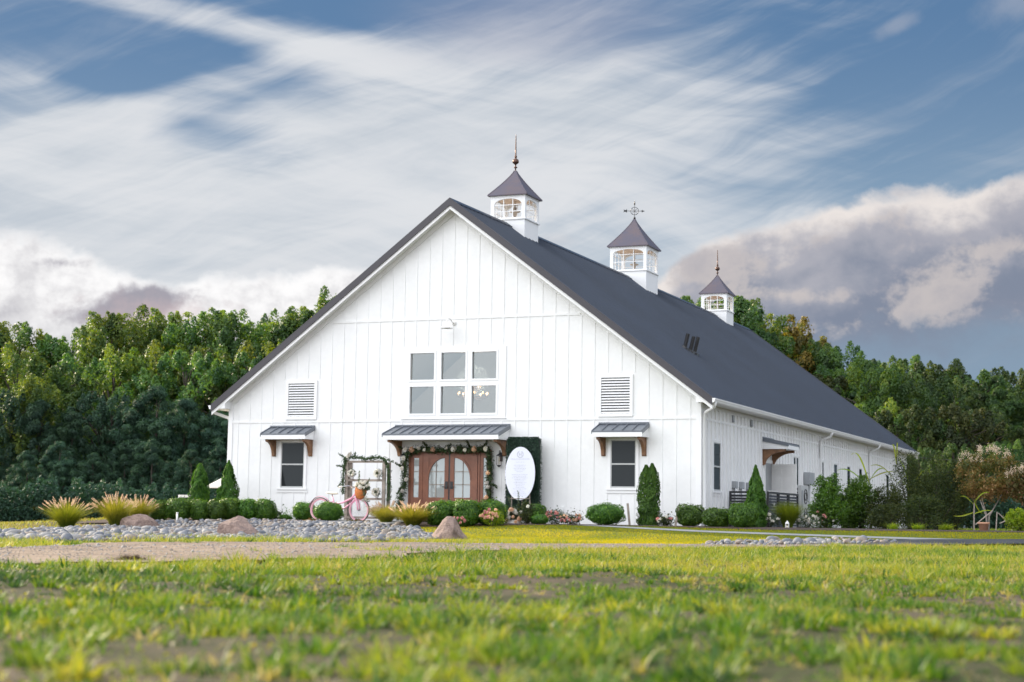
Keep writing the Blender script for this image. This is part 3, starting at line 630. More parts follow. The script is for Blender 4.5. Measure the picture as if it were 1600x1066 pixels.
for s in (-1, 1):
    m.box(s*(W2-.16), s*W2, .16, LEN, -.12, 3.39)
    for k in range(1, 84):
        y = .25 + k*.4064
        if y > LEN-.1: break
        gaps = [(.98, 2.40)] if any(a-.03 < y < b+.03 for a, b in ((1.12, 2.12), (11.0, 12.0), (15.0, 16.1), (17.5, 18.5), (20.0, 21.0), (22.4, 23.4), (28.4, 29.4))) and s > 0 else []
        if s > 0 and 7.1 < y < 8.3: gaps = [(-.12, 2.1)]
        if s > 0 and 6.8 < y < 8.4: gaps.append((2.34, 2.74))
        z = -.12
        for a, b in gaps + [(2.945, 2.945), (3.01, 3.01), (3.27, 3.27)]:
            if a - z > .04 and not abs(z-2.945) < .001: m.box(s*W2, s*(W2+.045), y-.034, y+.034, z, a)
            z = b
    m.box(s*W2, s*(W2+.024), .12, LEN, 2.945, 3.01); m.box(s*W2, s*(W2+.03), .12, LEN, 3.27, 3.385)
part(m, 'side_wall', 'siding')
m = MB(); m.prism([(-W2+.16, -.12), (W2-.16, -.12), (W2-.16, wz(W2)), (0, wz(0)), (-W2+.16, wz(W2))], 'y', LEN-.16, LEN); part(m, 'rear_wall', 'siding')
# roof
Y0, Y1, XE = -.385, LEN+.385, 8.06
m = MB()
for s in (-1, 1):
    m.prism([(0, zr(0)), (s*XE, zr(XE)), (s*XE, zr(XE)-.05), (0, zr(0)-.05)][::-s], 'y', Y0+.02, Y1-.02)
    for k in range(int((Y1-Y0)/.3048)):
        y = Y0 + .25 + k*.3048; a = 9.516
        for x0_, x1_ in ((.12, XE-.01),):
            m.add([(s*x0_, y-.022, zr(x0_)+.001), (s*x0_, y+.022, zr(x0_)+.001), (s*x1_, y+.022, zr(x1_)+.001), (s*x1_, y-.022, zr(x1_)+.001),
                   (s*x0_, y-.010, zr(x0_)+.042), (s*x0_, y+.010, zr(x0_)+.042), (s*x1_, y+.010, zr(x1_)+.042), (s*x1_, y-.010, zr(x1_)+.042)],
                  [(0, 1, 5, 4), (1, 2, 6, 5), (2, 3, 7, 6), (3, 0, 4, 7), (4, 5, 6, 7)])
roof = part(m, 'roof', 'roof')
m = MB()
for s in (-1, 1): m.prism([(0, zr(0)+.066), (s*.17, zr(.17)+.062), (s*.17, zr(.17)+.044), (0, zr(0)+.044)][::-s], 'y', Y0-.02, Y1)
part(m, 'ridge_cap', 'roof', roof)
m = MB()
for yy, d in ((Y0, -1), (Y1, 1)):
    for s in (-1, 1):
        a, b = sorted((yy, yy + d*.03))
        m.prism([(0, zr(0)+.03), (s*(XE+.01), zr(XE+.01)+.03), (s*(XE+.01), zr(XE+.01)-.17), (0, zr(0)-.17)][::-s], 'y', a, b)
        a, b = sorted((yy + d*.03, yy - d*.09))
        m.prism([(0, zr(0)+.062), (s*XE, zr(XE)+.062), (s*XE, zr(XE)+.032), (0, zr(0)+.032)][::-s], 'y', a, b)
    part(m, 'rake_trim', 'rake'); m = MB()
m = MB()
for yy, d in ((Y0, 1), (Y1, -1)):
    for s in (-1, 1):
        a, b = sorted((yy + d*.012, yy + d*.05))
        m.prism([(0, zr(0)-.06), (s*XE, zr(XE)-.06), (s*XE, zr(XE)-.28), (0, zr(0)-.28)][::-s], 'y', a, b)
        a, b = sorted((yy + d*.02, yy + d*.40))       # boxed return at the eave
        m.prism([(s*(W2-.03), 3.385), (s*(XE-.06), 3.385), (s*(XE-.06), zr(XE)-.07), (s*(W2-.03), zr(W2-.03)-.07)][::s], 'y', a, b)
for s in (-1, 1): m.box(s*(XE-.06), s*(XE-.03), Y0+.03, Y1-.03, 3.20+.17, zr(XE)-.055)
part(m, 'fascia_board', 'trim')
m = MB()
for yy, d in ((Y0, 1), (Y1, -1)):
    for s in (-1, 1):
        a, b = sorted((yy + d*.05, yy + d*.383))
        m.prism([(0, zr(0)-.19), (s*(W2-.04), zr(W2-.04)-.19), (s*(W2-.04), zr(W2-.04)-.215), (0, zr(0)-.215)][::-s], 'y', a, b)
for s in (-1, 1): m.box(s*(W2+.03), s*(XE-.062), .02, LEN, 3.388, 3.41)
part(m, 'soffit', 'soffit')
m = MB()
for s in (-1, 1): m.prism([(0, zr(0)-.26), (s*(W2-.17), zr(W2-.17)-.26), (s*(W2-.17), zr(W2-.17)-.28), (0, zr(0)-.28)][::-s], 'y', .2, 12)
m.prism([(-W2+.2, 2.7), (W2-.2, 2.7), (0, 9.1)], 'y', 9, 9.05)
part(m, 'ceiling', 'plaster')
# gutters and downspouts
for s in (-1, 1):
    m = MB(); q = [(XE-.028, 3.492), (XE-.028, 3.372), (XE+.055, 3.372), (XE+.075, 3.40), (XE+.08, 3.43), (XE+.10, 3.45), (XE+.105, 3.488), (XE+.092, 3.488), (XE+.088, 3.46), (XE+.06, 3.392), (XE-.016, 3.384), (XE-.016, 3.492)]
    m.prism([(s*a, b) for a, b in q][::s], 'y', Y0-.02, Y1)
    m.prism([(s*a, b) for a, b in (q[0], q[1], q[2], q[3], q[4], q[5], q[6])][::s], 'y', Y0-.026, Y0-.021)
    gut = part(m, 'gutter', 'trim')
    for y in ((-.2, 15.2, 24.6) if s > 0 else (-.2,)):
        m = MB(); xo, xi = s*(XE+.03), s*(W2+.075); yb = y if y > 1 else .12
        ya = y
        m.tube([(xo, ya, 3.40), (xo, ya, 3.33), (xo-s*.03, ya+(yb-ya)*.12, 3.26), (xi+s*.05, yb-(yb-ya)*.1 - (.55 if y > 1 else 0)*0, 3.13), (xi, yb, 3.05), (xi, yb, .06), (xi+s*.04, yb, 0.), (xi+s*.2, yb, -.03)], .05, 8)
        part(m, 'downspout', 'trim', gut, smooth=True)
# windows
def window(x0, x1, z0, z1, pos, axis='x', rail=None, trim=.085, pane='glass', mull=None):
    """a framed window standing in the front wall (axis x) or in the right wall (axis y)"""
    def bx(mb, a0, a1, d0, d1, b0, b1):
        if axis == 'x': mb.box(a0, a1, -d0, -d1, b0, b1)
        else: mb.box(W2+d0, W2+d1, a0, a1, b0, b1)
    m = MB(); t = trim
    bx(m, x0-t, x0, 0, .034, z0-.02, z1); bx(m, x1, x1+t, 0, .034, z0-.02, z1)
    bx(m, x0-t, x1+t, 0, .036, z1, z1+t); bx(m, x0-t-.03, x1+t+.03, 0, .055, z0-.075, z0-.02); bx(m, x0-t-.05, x1+t+.05, 0, .026, z0-.16, z0-.077)
    f = part(m, 'window', 'trim')
    m = MB(); s_ = .028
    bx(m, x0, x0+s_, .002, .022, z0, z1); bx(m, x1-s_, x1, .002, .022, z0, z1); bx(m, x0+s_, x1-s_, .002, .022, z1-s_, z1); bx(m, x0+s_, x1-s_, .002, .022, z0-.02, z0+s_)
    if rail: bx(m, x0+s_, x1-s_, .002, .026, rail-.022, rail+.022)
    if mull: bx(m, mull-.05, mull+.05, .002, .03, z0+s_, z1-s_)
    part(m, 'sash', MAT['acmetal'] if rail else MAT['trim'], f)
    m = MB(); bx(m, x0+s_*.5, x1-s_*.5, .004, .010, z0+s_*.4, z1-s_*.5); part(m, 'pane', pane, f)
    return f
window(-5.72, -4.91, .97, 2.35, 0, 'x', 1.67)
window(5.0, 5.75, 1.03, 2.37, 0, 'x', 1.69)
for a, b, z0, z1, rl, mu in ((1.26, 1.99, 1.0, 2.36, 1.68, None), (11.12, 11.9, 1.2, 2.36, None, 11.5), (15.18, 15.95, 1.0, 2.36, None, None), (17.68, 18.35, 1.0, 2.36, None, None), (20.15, 20.8, 1.0, 2.36, None, None), (22.53, 23.2, 1.0, 2.36, None, None), (28.6, 29.3, 1.0, 2.3, None, None)):
    window(a, b, z0, z1, 0, 'y', rl, mull=mu)
for x0, x1 in ((-1.36, -.57), (-.34, .45), (.66, 1.44)):
    for z0, z1 in ((3.18, 3.98), (4.19, 4.985)):
        m = MB(); e = .06
        for q in ((x0-e, x0, z0-e, z1+e), (x1, x1+e, z0-e, z1+e), (x0, x1, z1, z1+e), (x0, x1, z0-e, z0)): m.box(q[0], q[1], -.045, .10, q[2], q[3])
        f = part(m, 'window', 'trim'); m = MB(); m.box(x0-.01, x1+.01, .03, .036, z0-.01, z1+.01); part(m, 'pane', 'gable_glass', f)
m = MB()                                              # boards between and around the six lights
for a, b in ((-1.62, -1.421), (-.509, -.401), (.511, .599), (1.501, 1.74)): m.box(a, b, -.03, .09 if abs(a) < 1 else 0, 3.03, 5.15)
for x0, x1 in ((-1.421, -.509), (-.401, .511), (.599, 1.501)):
    for a, b in ((3.03, 3.119), (4.041, 4.129), (5.046, 5.15)): m.box(x0, x1, -.03, .09 if 4 < a < 5 else 0, a, b)
m.box(-1.66, 1.78, -.05, 0, 2.985+.03, 3.028)
part(m, 'window_trim', 'trim')
# louvred gable vents
for x0, x1, z0, z1 in ((-5.52, -4.61, 3.13, 4.15), (4.70, 5.56, 3.12, 4.14)):
    m = MB(); t = .09
    for q in ((x0-t, x0, z0-t, z1+t), (x1, x1+t, z0-t, z1+t), (x0, x1, z1, z1+t), (x0, x1, z0-t, z0)): m.box(q[0], q[1], -.05, 0, q[2], q[3])
    v = part(m, 'louver_vent', 'trim'); m = MB(); m.box(x0, x1, -.004, -.001, z0, z1); part(m, 'vent_backing', 'void', v)
    m = MB(); nl = 13
    for k in range(nl):
        z = z0 + (z1-z0)*(k+.08)/nl; h = (z1-z0)/nl
        m.prism([(-.046, z), (-.040, z+.012), (-.008, z+h*.64), (-.008, z+h*.50)], 'x', x0+.001, x1-.001)
    part(m, 'vent_slats', 'slat', v)
# awnings
def awning(x0, x1, D, zw, zf, brackets, front=lambda x, y, z: (x, -y, z), name='awning', pitch=.29):
    """x along the wall, y out from it"""
    T = lambda mb: MB().add([front(*q) for q in mb.v], mb.f)
    m = MB(); m.prism([(0, zw), (D, zf), (D, zf-.04), (0, zw-.04)], 'x', x0, x1)
    nn = max(2, int(round((x1-x0)/pitch)))
    for k in range(nn+1):
        x = x0 + (x1-x0)*k/nn; x = min(max(x, x0+.012), x1-.012)
        m.prism([(0.0, zw+.03), (D+.002, zf+.03), (D+.002, zf), (0.0, zw)], 'x', x-.011, x+.011)
    for x, s in ((x0, -1), (x1, 1)): m.prism([(0, zw+.005), (D+.01, zf+.005), (D+.01, zf-.09), (0, zw-.09)], 'x', x, x+s*.012)
    m.box(x0, x1, .0, .05, zw+.002, zw+.05)
    a = part(T(m), name, 'awnmetal')
    m = MB(); m.box(x0+.005, x1-.005, D-.03, D-.004, zf-.17, zf-.045)
    for x, s in ((x0+.02, 1), (x1-.02, -1)): m.prism([(0.002, zw-.05), (D-.035, zf-.05), (D-.035, zf-.165), (0.002, zf-.165)], 'x', x, x+s*.02)
    m.box(x0+.045, x1-.045, .002, D-.035, zf-.165, zf-.15)
    part(T(m), 'awning_fascia', 'trim', a)
    zt, zb = zf-.166, 1.93
    for x in brackets:
        m = MB(); L = D - .12; cur = [(L - (L-.085)*math.sin(q), zb + (zt-.07-zb)*math.cos(q)) for q in np.linspace(0, math.pi/2, 10)]
        m.prism([(.026, zt), (L, zt)] + cur + [(.026, zb)], 'x', x-.05, x+.05)
        m.box(x-.065, x+.065, .0, .025, zb-.02, zt)
        part(T(m), 'bracket', 'cedar', a, bevel=.006)
    return a
awning(-6.13, -4.57, .60, 2.81, 2.585, (-5.98, -4.70))
awning(4.64, 6.13, .62, 2.82, 2.60, (4.78, 5.99))
awning(-1.82, 1.90, .87, 2.80, 2.535, (-1.66, 1.74))
awning(6.85, 8.33, .86, 2.76, 2.585, (7.0, 8.18), front=lambda x, y, z: (W2+y, x, z))
# entrance: two leaves with half arches, two sidelights
def wz_frame(m, x0, x1, z0, z1, t, d0, d1):
    m.box(x0, x0+t, d0, d1, z0, z1); m.box(x1-t, x1, d0, d1, z0, z1); m.box(x0+t, x1-t, d0, d1, z1-t, z1); m.box(x0+t, x1-t, d0, d1, z0, z0+t)
m = MB()
for x in (-1.33, -.925, .925, 1.27): m.box(x, x+.06, -.075, 0, -.05, 2.02)
m.box(-1.33, 1.33, -.08, 0, 2.02, 2.09); m.box(-1.33, 1.33, -.10, 0, -.05, -.02)
part(m, 'door_frame', 'door', bevel=.004)
def leaf(s):
    """s=-1 the left leaf, +1 the right; x measured from the meeting edge outward"""
    x0, x1 = .025, .90
    P = lambda q: [(s*a, b) for a, b in q][::(1 if s > 0 else -1)]
    m = MB(); xi, xo, z0, zs, zt = .155, .675, .70, 1.22, 1.86
    rect = lambda a, b, c_, d_, y0=-.062, y1=-.012: m.box(s*a, s*b, y0, y1, c_, d_)
    rect(x0, xi, -.02, 2.02); rect(xo, x1, -.02, 2.02); rect(xi, xo, zt, 2.02); rect(xi, xo, -.02, z0)
    arc = [(xi + (xo-xi)*math.cos(q), zs + (zt-zs)*math.sin(q)) for q in np.linspace(0, math.pi/2, 16)]
    for a, b in zip(arc[:-1], arc[1:]):
        m.prism(P([a, (xo+.0, a[1]), (xo+.0, b[1]), b]) if a[0] < xo-1e-6 else P([a, (xo, b[1]), b]), 'y', -.055, -.012)
        dn = math.hypot(a[0]-xi, a[1]-zs)
        oa = (xi+(a[0]-xi)*1.10, zs+(a[1]-zs)*1.10); ob = (xi+(b[0]-xi)*1.10, zs+(b[1]-zs)*1.10)
        m.prism(P([a, (min(oa[0], xo+.03), min(oa[1], zt+.03)), (min(ob[0], xo+.03), min(ob[1], zt+.03)), b]), 'y', -.074, -.056)
    rect(xo-.26, xo-.005, zt-.03, zt-.005, -.060, -.056); rect(xo-.03, xo-.005, zt-.40, zt-.03, -.060, -.056)
    rect(.16, .67, .10, .56, -.068, -.062); rect(.21, .62, .15, .51, -.076, -.068)
    d = part(m, 'door', 'door', bevel=.004)
    g = MB(); g.prism(P([(xi-.005, z0-.005), (xo+.005, z0-.005), (xo+.005, zt), (xi-.005, zt)]), 'y', -.034, -.028); part(g, 'pane', 'door_glass', d)
    g = MB(); xm = (xi+xo)/2 + .02
    for z in (1.08, 1.46): g.box(s*xi, s*(xo - (0 if z < zs else (xo-xi)*(1-math.sqrt(max(0, 1-((z-zs)/(zt-zs))**2))))), -.050, -.036, z-.011, z+.011)
    g.box(s*(xm-.011), s*(xm+.011), -.050, -.036, z0, zs + (zt-zs)*math.sqrt(1-((xm-xi)/(xo-xi))**2)); part(g, 'muntins', 'greywood', d)
    g = MB(); g.box(s*.04, s*.125, -.075, -.0625, .72+.23, 1.17); g.box(s*.035, s*.20, -.12, -.105, 1.0, 1.022); g.box(s*.06, s*.09, -.105, -.075, 1.0, 1.022)
    g.lathe([(0.001, 0), (.028, 0), (.028, .0)], (s*.08, -.08, 1.10), 10); part(g, 'handle', 'iron', d)
    return d
leaf(-1); leaf(1)
m = MB(); m.box(-.024, .024, -.055, -.01, -.02, 2.02); part(m, 'astragal', 'iron')
for s, a, b in ((-1, -1.268, -.927), (1, .987, 1.268)):
    m = MB(); z0, z1 = .70, 1.86; a2, b2 = a+.10, b-.07
    m.box(a, a2, -.055, -.01, -.02, 2.018); m.box(b2, b, -.055, -.01, -.02, 2.018); m.box(a2, b2, -.055, -.01, z1, 2.018); m.box(a2, b2, -.055, -.01, -.02, z0)
    d = part(m, 'sidelight', 'door', bevel=.003); g = MB(); g.box(a2-.004, b2+.004, -.034, -.028, z0-.004, z1+.004); part(g, 'pane', 'door_glass', d)
    g = MB()
    for z in (1.08, 1.46): g.box(a2, b2, -.05, -.036, z-.011, z+.011)
    part(g, 'muntins', 'greywood', d)
# side door, standing open
m = MB(); m.box(W2, W2+.04, 7.12, 7.22, -.05, 2.1); m.box(W2, W2+.04, 8.12, 8.22, -.05, 2.1); m.box(W2, W2+.04, 7.22, 8.12, 2.0, 2.1); part(m, 'door_frame', 'trim')
m = MB(); m.box(W2+.002, W2+.008, 7.22, 8.12, -.05, 2.0); part(m, 'doorway', 'grey')
m = MB(); m.box(0, .88, -.045, 0, -.03, 1.98)
for a, b, c_, d_ in ((.10, .40, 1.62, 1.86), (.48, .78, 1.62, 1.86), (.10, .40, .85, 1.54), (.48, .78, .85, 1.54), (.10, .40, .12, .72), (.48, .78, .12, .72)):
    m.box(a, b, -.049, -.045, c_, d_); m.box(a+.035, b-.035, -.056, -.049, c_+.035, d_-.035)
d = part(m, 'door', 'white', bevel=.004); d.location = (W2+.03, 8.10, 0); d.rotation_euler.z = R(-14)
g = MB(); g.ball((.82, -.09, .95), .03); g.tube([(.82, -.045, .95), (.82, -.09, .95)], .012); part(g, 'handle', 'chrome', d, True)
# boxes and vents on the right wall
for y in (3.38, 4.15, 4.94):
    m = MB(); m.box(W2+.02, W2+.13, y-.14, y+.14, 1.10, 1.31); m.box(W2+.13, W2+.137, y-.12, y+.12, 1.12, 1.29); m.tube([(W2+.07, y, 1.10), (W2+.07, y, .2)], .016); part(m, 'disconnect_box', 'grey', bevel=.006)
m = MB(); m.box(W2+.02, W2+.22, 12.7, 13.5, 1.45, 1.88); m.box(W2+.22, W2+.23, 12.73, 13.47, 1.48, 1.85); m.tube([(W2+.1, 13.1, 1.45), (W2+.1, 13.1, .1)], .03); part(m, 'electric_panel', 'grey', bevel=.008)
for y in (3.3, 5.5):
    m = MB(); m.box(W2+.021, W2+.06, y-.09, y+.09, 3.04, 3.25); m.box(W2+.06, W2+.075, y-.06, y+.06, 3.06, 3.10); part(m, 'wall_vent', 'grey', bevel=.004)
m = MB(); m.box(3.52, 3.60, -.03, -.001, .34, .48); m.box(3.535, 3.585, -.034, -.03, .36, .46); part(m, 'outlet_cover', 'trim')
m = MB(); m.ball((7.80, .35, 3.33), .085, 12, 8, .8); m.lathe([(.06, 0), (.06, .06)], (7.80, .35, 3.33)); part(m, 'eave_lamp', 'trim', smooth=True)
for x, y, h in ((5.18, 6.50, .42), (5.30, 6.72, .44), (5.33, 7.08, .48)):
    z = zr(x); m = MB(); m.tube([(x, y, z-.05), (x+.30*h, y, z+h+.05)], .06, 12); m.lathe([(.13, 0), (.10, .03), (.062, .11)], (x, y, z-.02), 12)
    m.box(x-.14, x+.14, y-.13, y+.13, z-.10, z-.0); part(m, 'vent_pipe', 'iron')
# cupolas
def cupola(yc, vane, h=.60, zs=9.70, zt=10.44, e=.685, rh=.90):
    z0 = zr(h) - .1
    m = MB(); m.box(-h+.01, h-.01, yc-h+.01, yc+h-.01, z0, zs-.02)
    c_ = part(m, 'cupola', 'trim')
    m = MB(); m.box(-h-.035, h+.035, yc-h-.035, yc+h+.035, zs-.02, zs+.015); m.box(-h-.02, h+.02, yc-h-.02, yc+h+.02, zt-.0, zt+.03)
    part(m, 'cupola_sill', 'trim', c_)
    m = MB(); gr = MB(); ow = h-.125; sp_, at = zt-.25, zt-.065
    for k in range(4):
        a = k*math.pi/2; T = lambda x, y, z: (x*math.cos(a)-y*math.sin(a), yc + x*math.sin(a)+y*math.cos(a), z)
        q = MB(); q.box(-h, -ow, -h, -h+.06, zs+.015, zt) if True else 0; q.box(ow, h-.06, -h, -h+.06, zs+.015, zt)
        q.box(-ow, ow, -h, -h+.06, zs+.015, zs+.05)
        arc = [(ow*math.cos(t_), sp_ + (at-sp_)*math.sin(t_)) for t_ in np.linspace(0, math.pi, 15)]
        for p, p2 in zip(arc[:-1], arc[1:]): q.prism([p, (p[0], zt), (p2[0], zt), p2], 'y', -h, -h+.06)
        m.add([T(*v) for v in q.v], q.f)
        q = MB()
        for x in (-ow/3, ow/3): q.box(x-.012, x+.012, -h+.02, -h+.045, zs+.05, sp_ + (at-sp_)*math.sqrt(1-(x/ow)**2))
        for z in (zs+(sp_-zs)*.53, sp_-.02): q.box(-ow, ow, -h+.024, -h+.041, z-.011, z+.011)
        gr.add([T(*v) for v in q.v], q.f)
    part(m, 'cupola_frame', 'trim', c_); part(gr, 'window_grille', 'trim', c_)
    m = MB(); m.box(-h+.07, h-.07, yc-h+.07, yc+h-.07, zt-.05, zt-.01); part(m, 'cupola_ceiling', 'peach', c_)
    m = MB(); lv = [(e, zt+.03), (e, zt+.06)] + [(e*(1-t_)**1.18 + .03*t_, zt+.06+rh*t_) for t_ in np.linspace(.04, 1, 12)]
    vs, fs = [], []
    for r_, z in lv: vs += [(-r_, yc-r_, z), (r_, yc-r_, z), (r_, yc+r_, z), (-r_, yc+r_, z)]
    for i in range(len(lv)-1):
        for k in range(4): fs.append((i*4+k, i*4+(k+1) % 4, (i+1)*4+(k+1) % 4, (i+1)*4+k))
    fs += [(3, 2, 1, 0), tuple(range(len(vs)-4, len(vs)))]
    m.add(vs, fs)
    for k in range(4):                                # rolled hips
        sx, sy = ((-1, -1), (1, -1), (1, 1), (-1, 1))[k]; m.tube([(sx*r_, yc+sy*r_, z) for r_, z in lv[1:]], .014, 6)
    part(m, 'copper_roof', 'copper', c_)
    za = zt + rh + .03
    m = MB(); m.tube([(0, yc, zt-.05), (0, yc, zs+.52)], .012); m.lathe([(.02, .52), (.06, .47), (.045, .40), (.17, .355), (.17, .33), (.07, .30), (.05, .2), (.02, .12), (.015, .02)], (0, yc, zs), 14); part(m, 'hanging_lamp', 'greywood', c_, True)
    if not vane:
        m = MB(); m.lathe([(.03, 0), (.02, .08), (.022, .15), (.06, .17), (.06, .19), (.025, .21), (.022, .27), (.06, .30), (.105, .34), (.11, .38), (.09, .44), (.04, .47), (.028, .50), (.045, .52), (.045, .56), (.026, .57), (.022, .80), (.014, 1.20), (.004, 1.28)], (0, yc, za-.04), 14); part(m, 'finial', 'bronze', c_, True)
    else:
        m = MB(); m.lathe([(.02, 0), (.012, .05), (.045, .07), (.05, .10), (.03, .14), (.010, .16), (.010, .62), (.03, .63), (.028, .70), (.002, .80)], (0, yc, za-.02), 10)
        zc = za+.36; a = R(22); ca, sa = math.cos(a), math.sin(a)
        q = MB(); q.torus((0, 0, 0), .155, .010, 'y', 28, 6); q.tube([(-.36, 0, 0), (.34, 0, 0)], .009, 6); q.tube([(0, -.22, 0), (0, .22, 0)], .008, 6)
        q.prism([(-.38, 0), (-.30, .075), (-.34, .03), (-.44, .05), (-.41, 0), (-.44, -.05), (-.34, -.03), (-.30, -.075)], 'y', -.006, .006)
        q.prism([(.40, 0), (.28, .05), (.28, -.05)], 'y', -.006, .006)
        for k in range(4): t_ = k*math.pi/2+.785; q.tube([(.03*math.cos(t_), 0, .03*math.sin(t_)), (.14*math.cos(t_), 0, .14*math.sin(t_))], .007, 6)
        m.add([(x*ca-y*sa, yc+x*sa+y*ca, zc+z) for x, y, z in q.v], q.f); part(m, 'weathervane', 'iron', c_)
cupola(4.64, 0); cupola(16.86, 1, .745, 9.77, 10.69, .84, 1.17); cupola(28.88, 0)

# fittings fixed to or hanging in the barn
t = empty('gooseneck_lamp', (-.02, -.001, 5.86), 'white gooseneck barn lamp high on the gable above the six windows', 'wall lamp')
m = MB(); m.lathe([(.07, 0), (.07, .03), (.02, .05)], (0, 0, 0), 14); m.v = [(x+.06, -z, y) for x, y, z in m.v]; m.build('wall_plate', 'white', t, True)
m = MB(); m.tube([(.06, -.03, 0), (.06, -.16, .03), (.05, -.27, .10), (.03, -.36, .10), (.02, -.42, .04), (.02, -.43, -.02)], .018, 8); m.build('arm', 'white', t, True)
m = MB(); m.lathe([(.03, .0), (.04, -.04), (.06, -.07), (.10, -.12), (.17, -.18), (.185, -.20), (.175, -.20), (.09, -.12), (.02, -.05)], (.02, -.43, 0), 20); m.build('shade', 'white', t, True)
def lantern(x, label):
    t = empty('wall_lantern', (x, -.001, 1.86), label, 'lantern')
    m = MB(); m.box(-.05, .05, -.02, 0, -.1, .16); m.tube([(0, -.02, .10), (0, -.08, .22), (0, -.14, .20), (0, -.14, .13)], .012, 8); m.build('bracket', 'iron', t)
    m = MB(); m.lathe([(.003, .15), (.02, .12), (.085, .08), (.09, .065), (.02, .06)], (0, -.14, 0), 8); m.lathe([(.075, -.21), (.05, -.24), (.01, -.27)], (0, -.14, 0), 8); m.build('cap', 'iron', t)
    m = MB()
    for k in range(4):
        a = math.pi/4 + k*math.pi/2; m.tube([(.075*math.cos(a), -.14+.075*math.sin(a), -.21), (.085*math.cos(a), -.14+.085*math.sin(a), .066)], .007, 6)
    m.build('cage', 'bronze', t)
    m = MB(); m.lathe([(.012, -.19), (.012, -.08), (.018, -.07), (.012, .02), (.002, .03)], (0, -.14, 0), 10); m.build('candle', 'cream', t, True)
lantern(-1.49, 'dark wall lantern half hidden in the garland on the left of the doors'); lantern(1.62, 'dark wall lantern on the right of the doors next to the green panel')
p = atY(739, 618, 4.2)
t = empty('chandelier', p, 'lit candle chandelier glowing behind the gable windows', 'chandelier')
m = MB(); m.tube([(0, 0, .1), (0, 0, 3.2)], .012); m.lathe([(.02, .30), (.05, .24), (.03, .1), (.06, 0), (.03, -.1), (.05, -.18), (.005, -.24)], (0, 0, 0), 12); m.torus((0, 0, -.04), .48, .012, 'z'); m.torus((0, 0, .22), .26, .012, 'z')
bulbs = MB(); cand = MB()
for n_, r_, z in ((10, .48, -.04), (6, .26, .22)):
    for k in range(n_):
        a = 2*math.pi*k/n_+.2; x, y = r_*math.cos(a), r_*math.sin(a); m.tube([(0, 0, z-.06), (x*.5, y*.5, z-.12), (x, y, z)], .008, 6)
        cand.tube([(x, y, z), (x, y, z+.08)], .012, 6); bulbs.ball((x, y, z+.105), .026, 8, 6, 1.5)
m.build('frame', 'bronze', t, True); cand.build('candles', 'cream', t); bulbs.build('bulbs', glow('lamp_glow', (1, .50, .14), 7), t, True)
pl = bpy.data.lights.new('chandelier_light', 'POINT'); pl.energy = 260; pl.color = (1, .86, .70); pl.shadow_soft_size = .5
plo = bpy.data.objects.new('chandelier_light', pl); COL.objects.link(plo); plo.location = (p[0], p[1], p[2]+.5)
# ------------------------------------------------------------------ things in the yard
def garland_cloud(path, n, spread, L, sag=None):
    P = resample3(path, 200); i = rng.integers(0, 199, n); f = rng.uniform(0, 1, n)[:, None]
    c = P[i]*(1-f) + P[i+1]*f; off = sph(n)*np.minimum(np.abs(rng.normal(0, spread, n)), spread*1.7)[:, None]
    return c + off, unit(off + np.array([0, -.04, .02]))
def resample3(pts, n):
    pts = np.array(pts, float); d = np.r_[0, np.cumsum(np.linalg.norm(np.diff(pts, axis=0), axis=1))]
    t = np.linspace(0, d[-1], n); return np.stack([np.interp(t, d, pts[:, k]) for k in range(3)], 1)
def rose_mesh(r, mat, n=34):
    k = np.arange(n); th = k*2.4; rr = r*np.sqrt(k/n); P = np.stack([rr*np.cos(th), rr*np.sin(th), r*.7*(1-(rr/r)**2)], 1)
    N = unit(np.stack([np.cos(th)*rr/r, np.sin(th)*rr/r, np.full(n, .7)], 1))
    return leafmesh('rose', P, N, r*.75, r*.75, rng.uniform(.2, 1, n), mat)
ROSE = {m_: rose_mesh(.05, m_) for m_ in ('whitepetal', 'peachpetal', 'pinkpetal')}
def rose(parent, loc, mat, sc=1., rx=R(80)):
    o = put('rose', ROSE[mat], parent, loc, 0, sc); o.rotation_euler = (rx + rng.normal(0, .3), 0, rng.normal(0, .4)); return o
# garland round the entrance
t = empty('door_garland', (0, -.12, 1.0), 'leafy garland with white and peach roses draped around the entrance doors', 'garland')
path = [(-1.62, -.02, -.95), (-1.56, -.03, -.4), (-1.40, -.03, .2), (-1.42, -.03, .75), (-1.34, -.04, 1.02), (-.9, -.05, 1.12), (-.3, -.05, 1.09), (.4, -.05, 1.10), (1.0, -.05, 1.10), (1.25, -.05, 1.13), (1.30, -.04, .9), (1.34, -.03, .5), (1.30, -.03, 0), (1.33, -.03, -.3), (1.28, -.02, -.92)]
P, N = garland_cloud(path, 7500, .092, .05)
Q = []
for a in ((-1.36, 1.05, -.25, .16), (-.62, 1.12, -.2, .22), (1.24, 1.15, .0, .26), (.72, 1.14, -.12, .22), (-1.5, .6, -.2, .1), (1.45, .1, .15, -.1), (-1.5, .0, -.12, -.2), (1.4, -.4, .12, -.15), (-.1, 1.12, .2, .14), (.25, 1.12, .18, .12), (1.05, 1.14, .2, .15)):
    s_ = rng.uniform(0, 1, 60)[:, None]; Q.append(np.array([a[0], -.06, a[1]]) + s_*np.array([a[2], -.03, a[3]]) + rng.normal(0, .014, (60, 3)))
Q = np.concatenate(Q); P = np.concatenate([P, Q]); N = np.concatenate([N, sph(len(Q))])
P[:, 1] = np.minimum(P[:, 1], .03)
put('leaves', leafmesh('leaves', P, N, rng.uniform(.05, .10, len(P)), rng.uniform(.018, .035, len(P)), np.clip(rng.normal(.52, .27, len(P)), 0, 1), 'ivyleaf'), t)
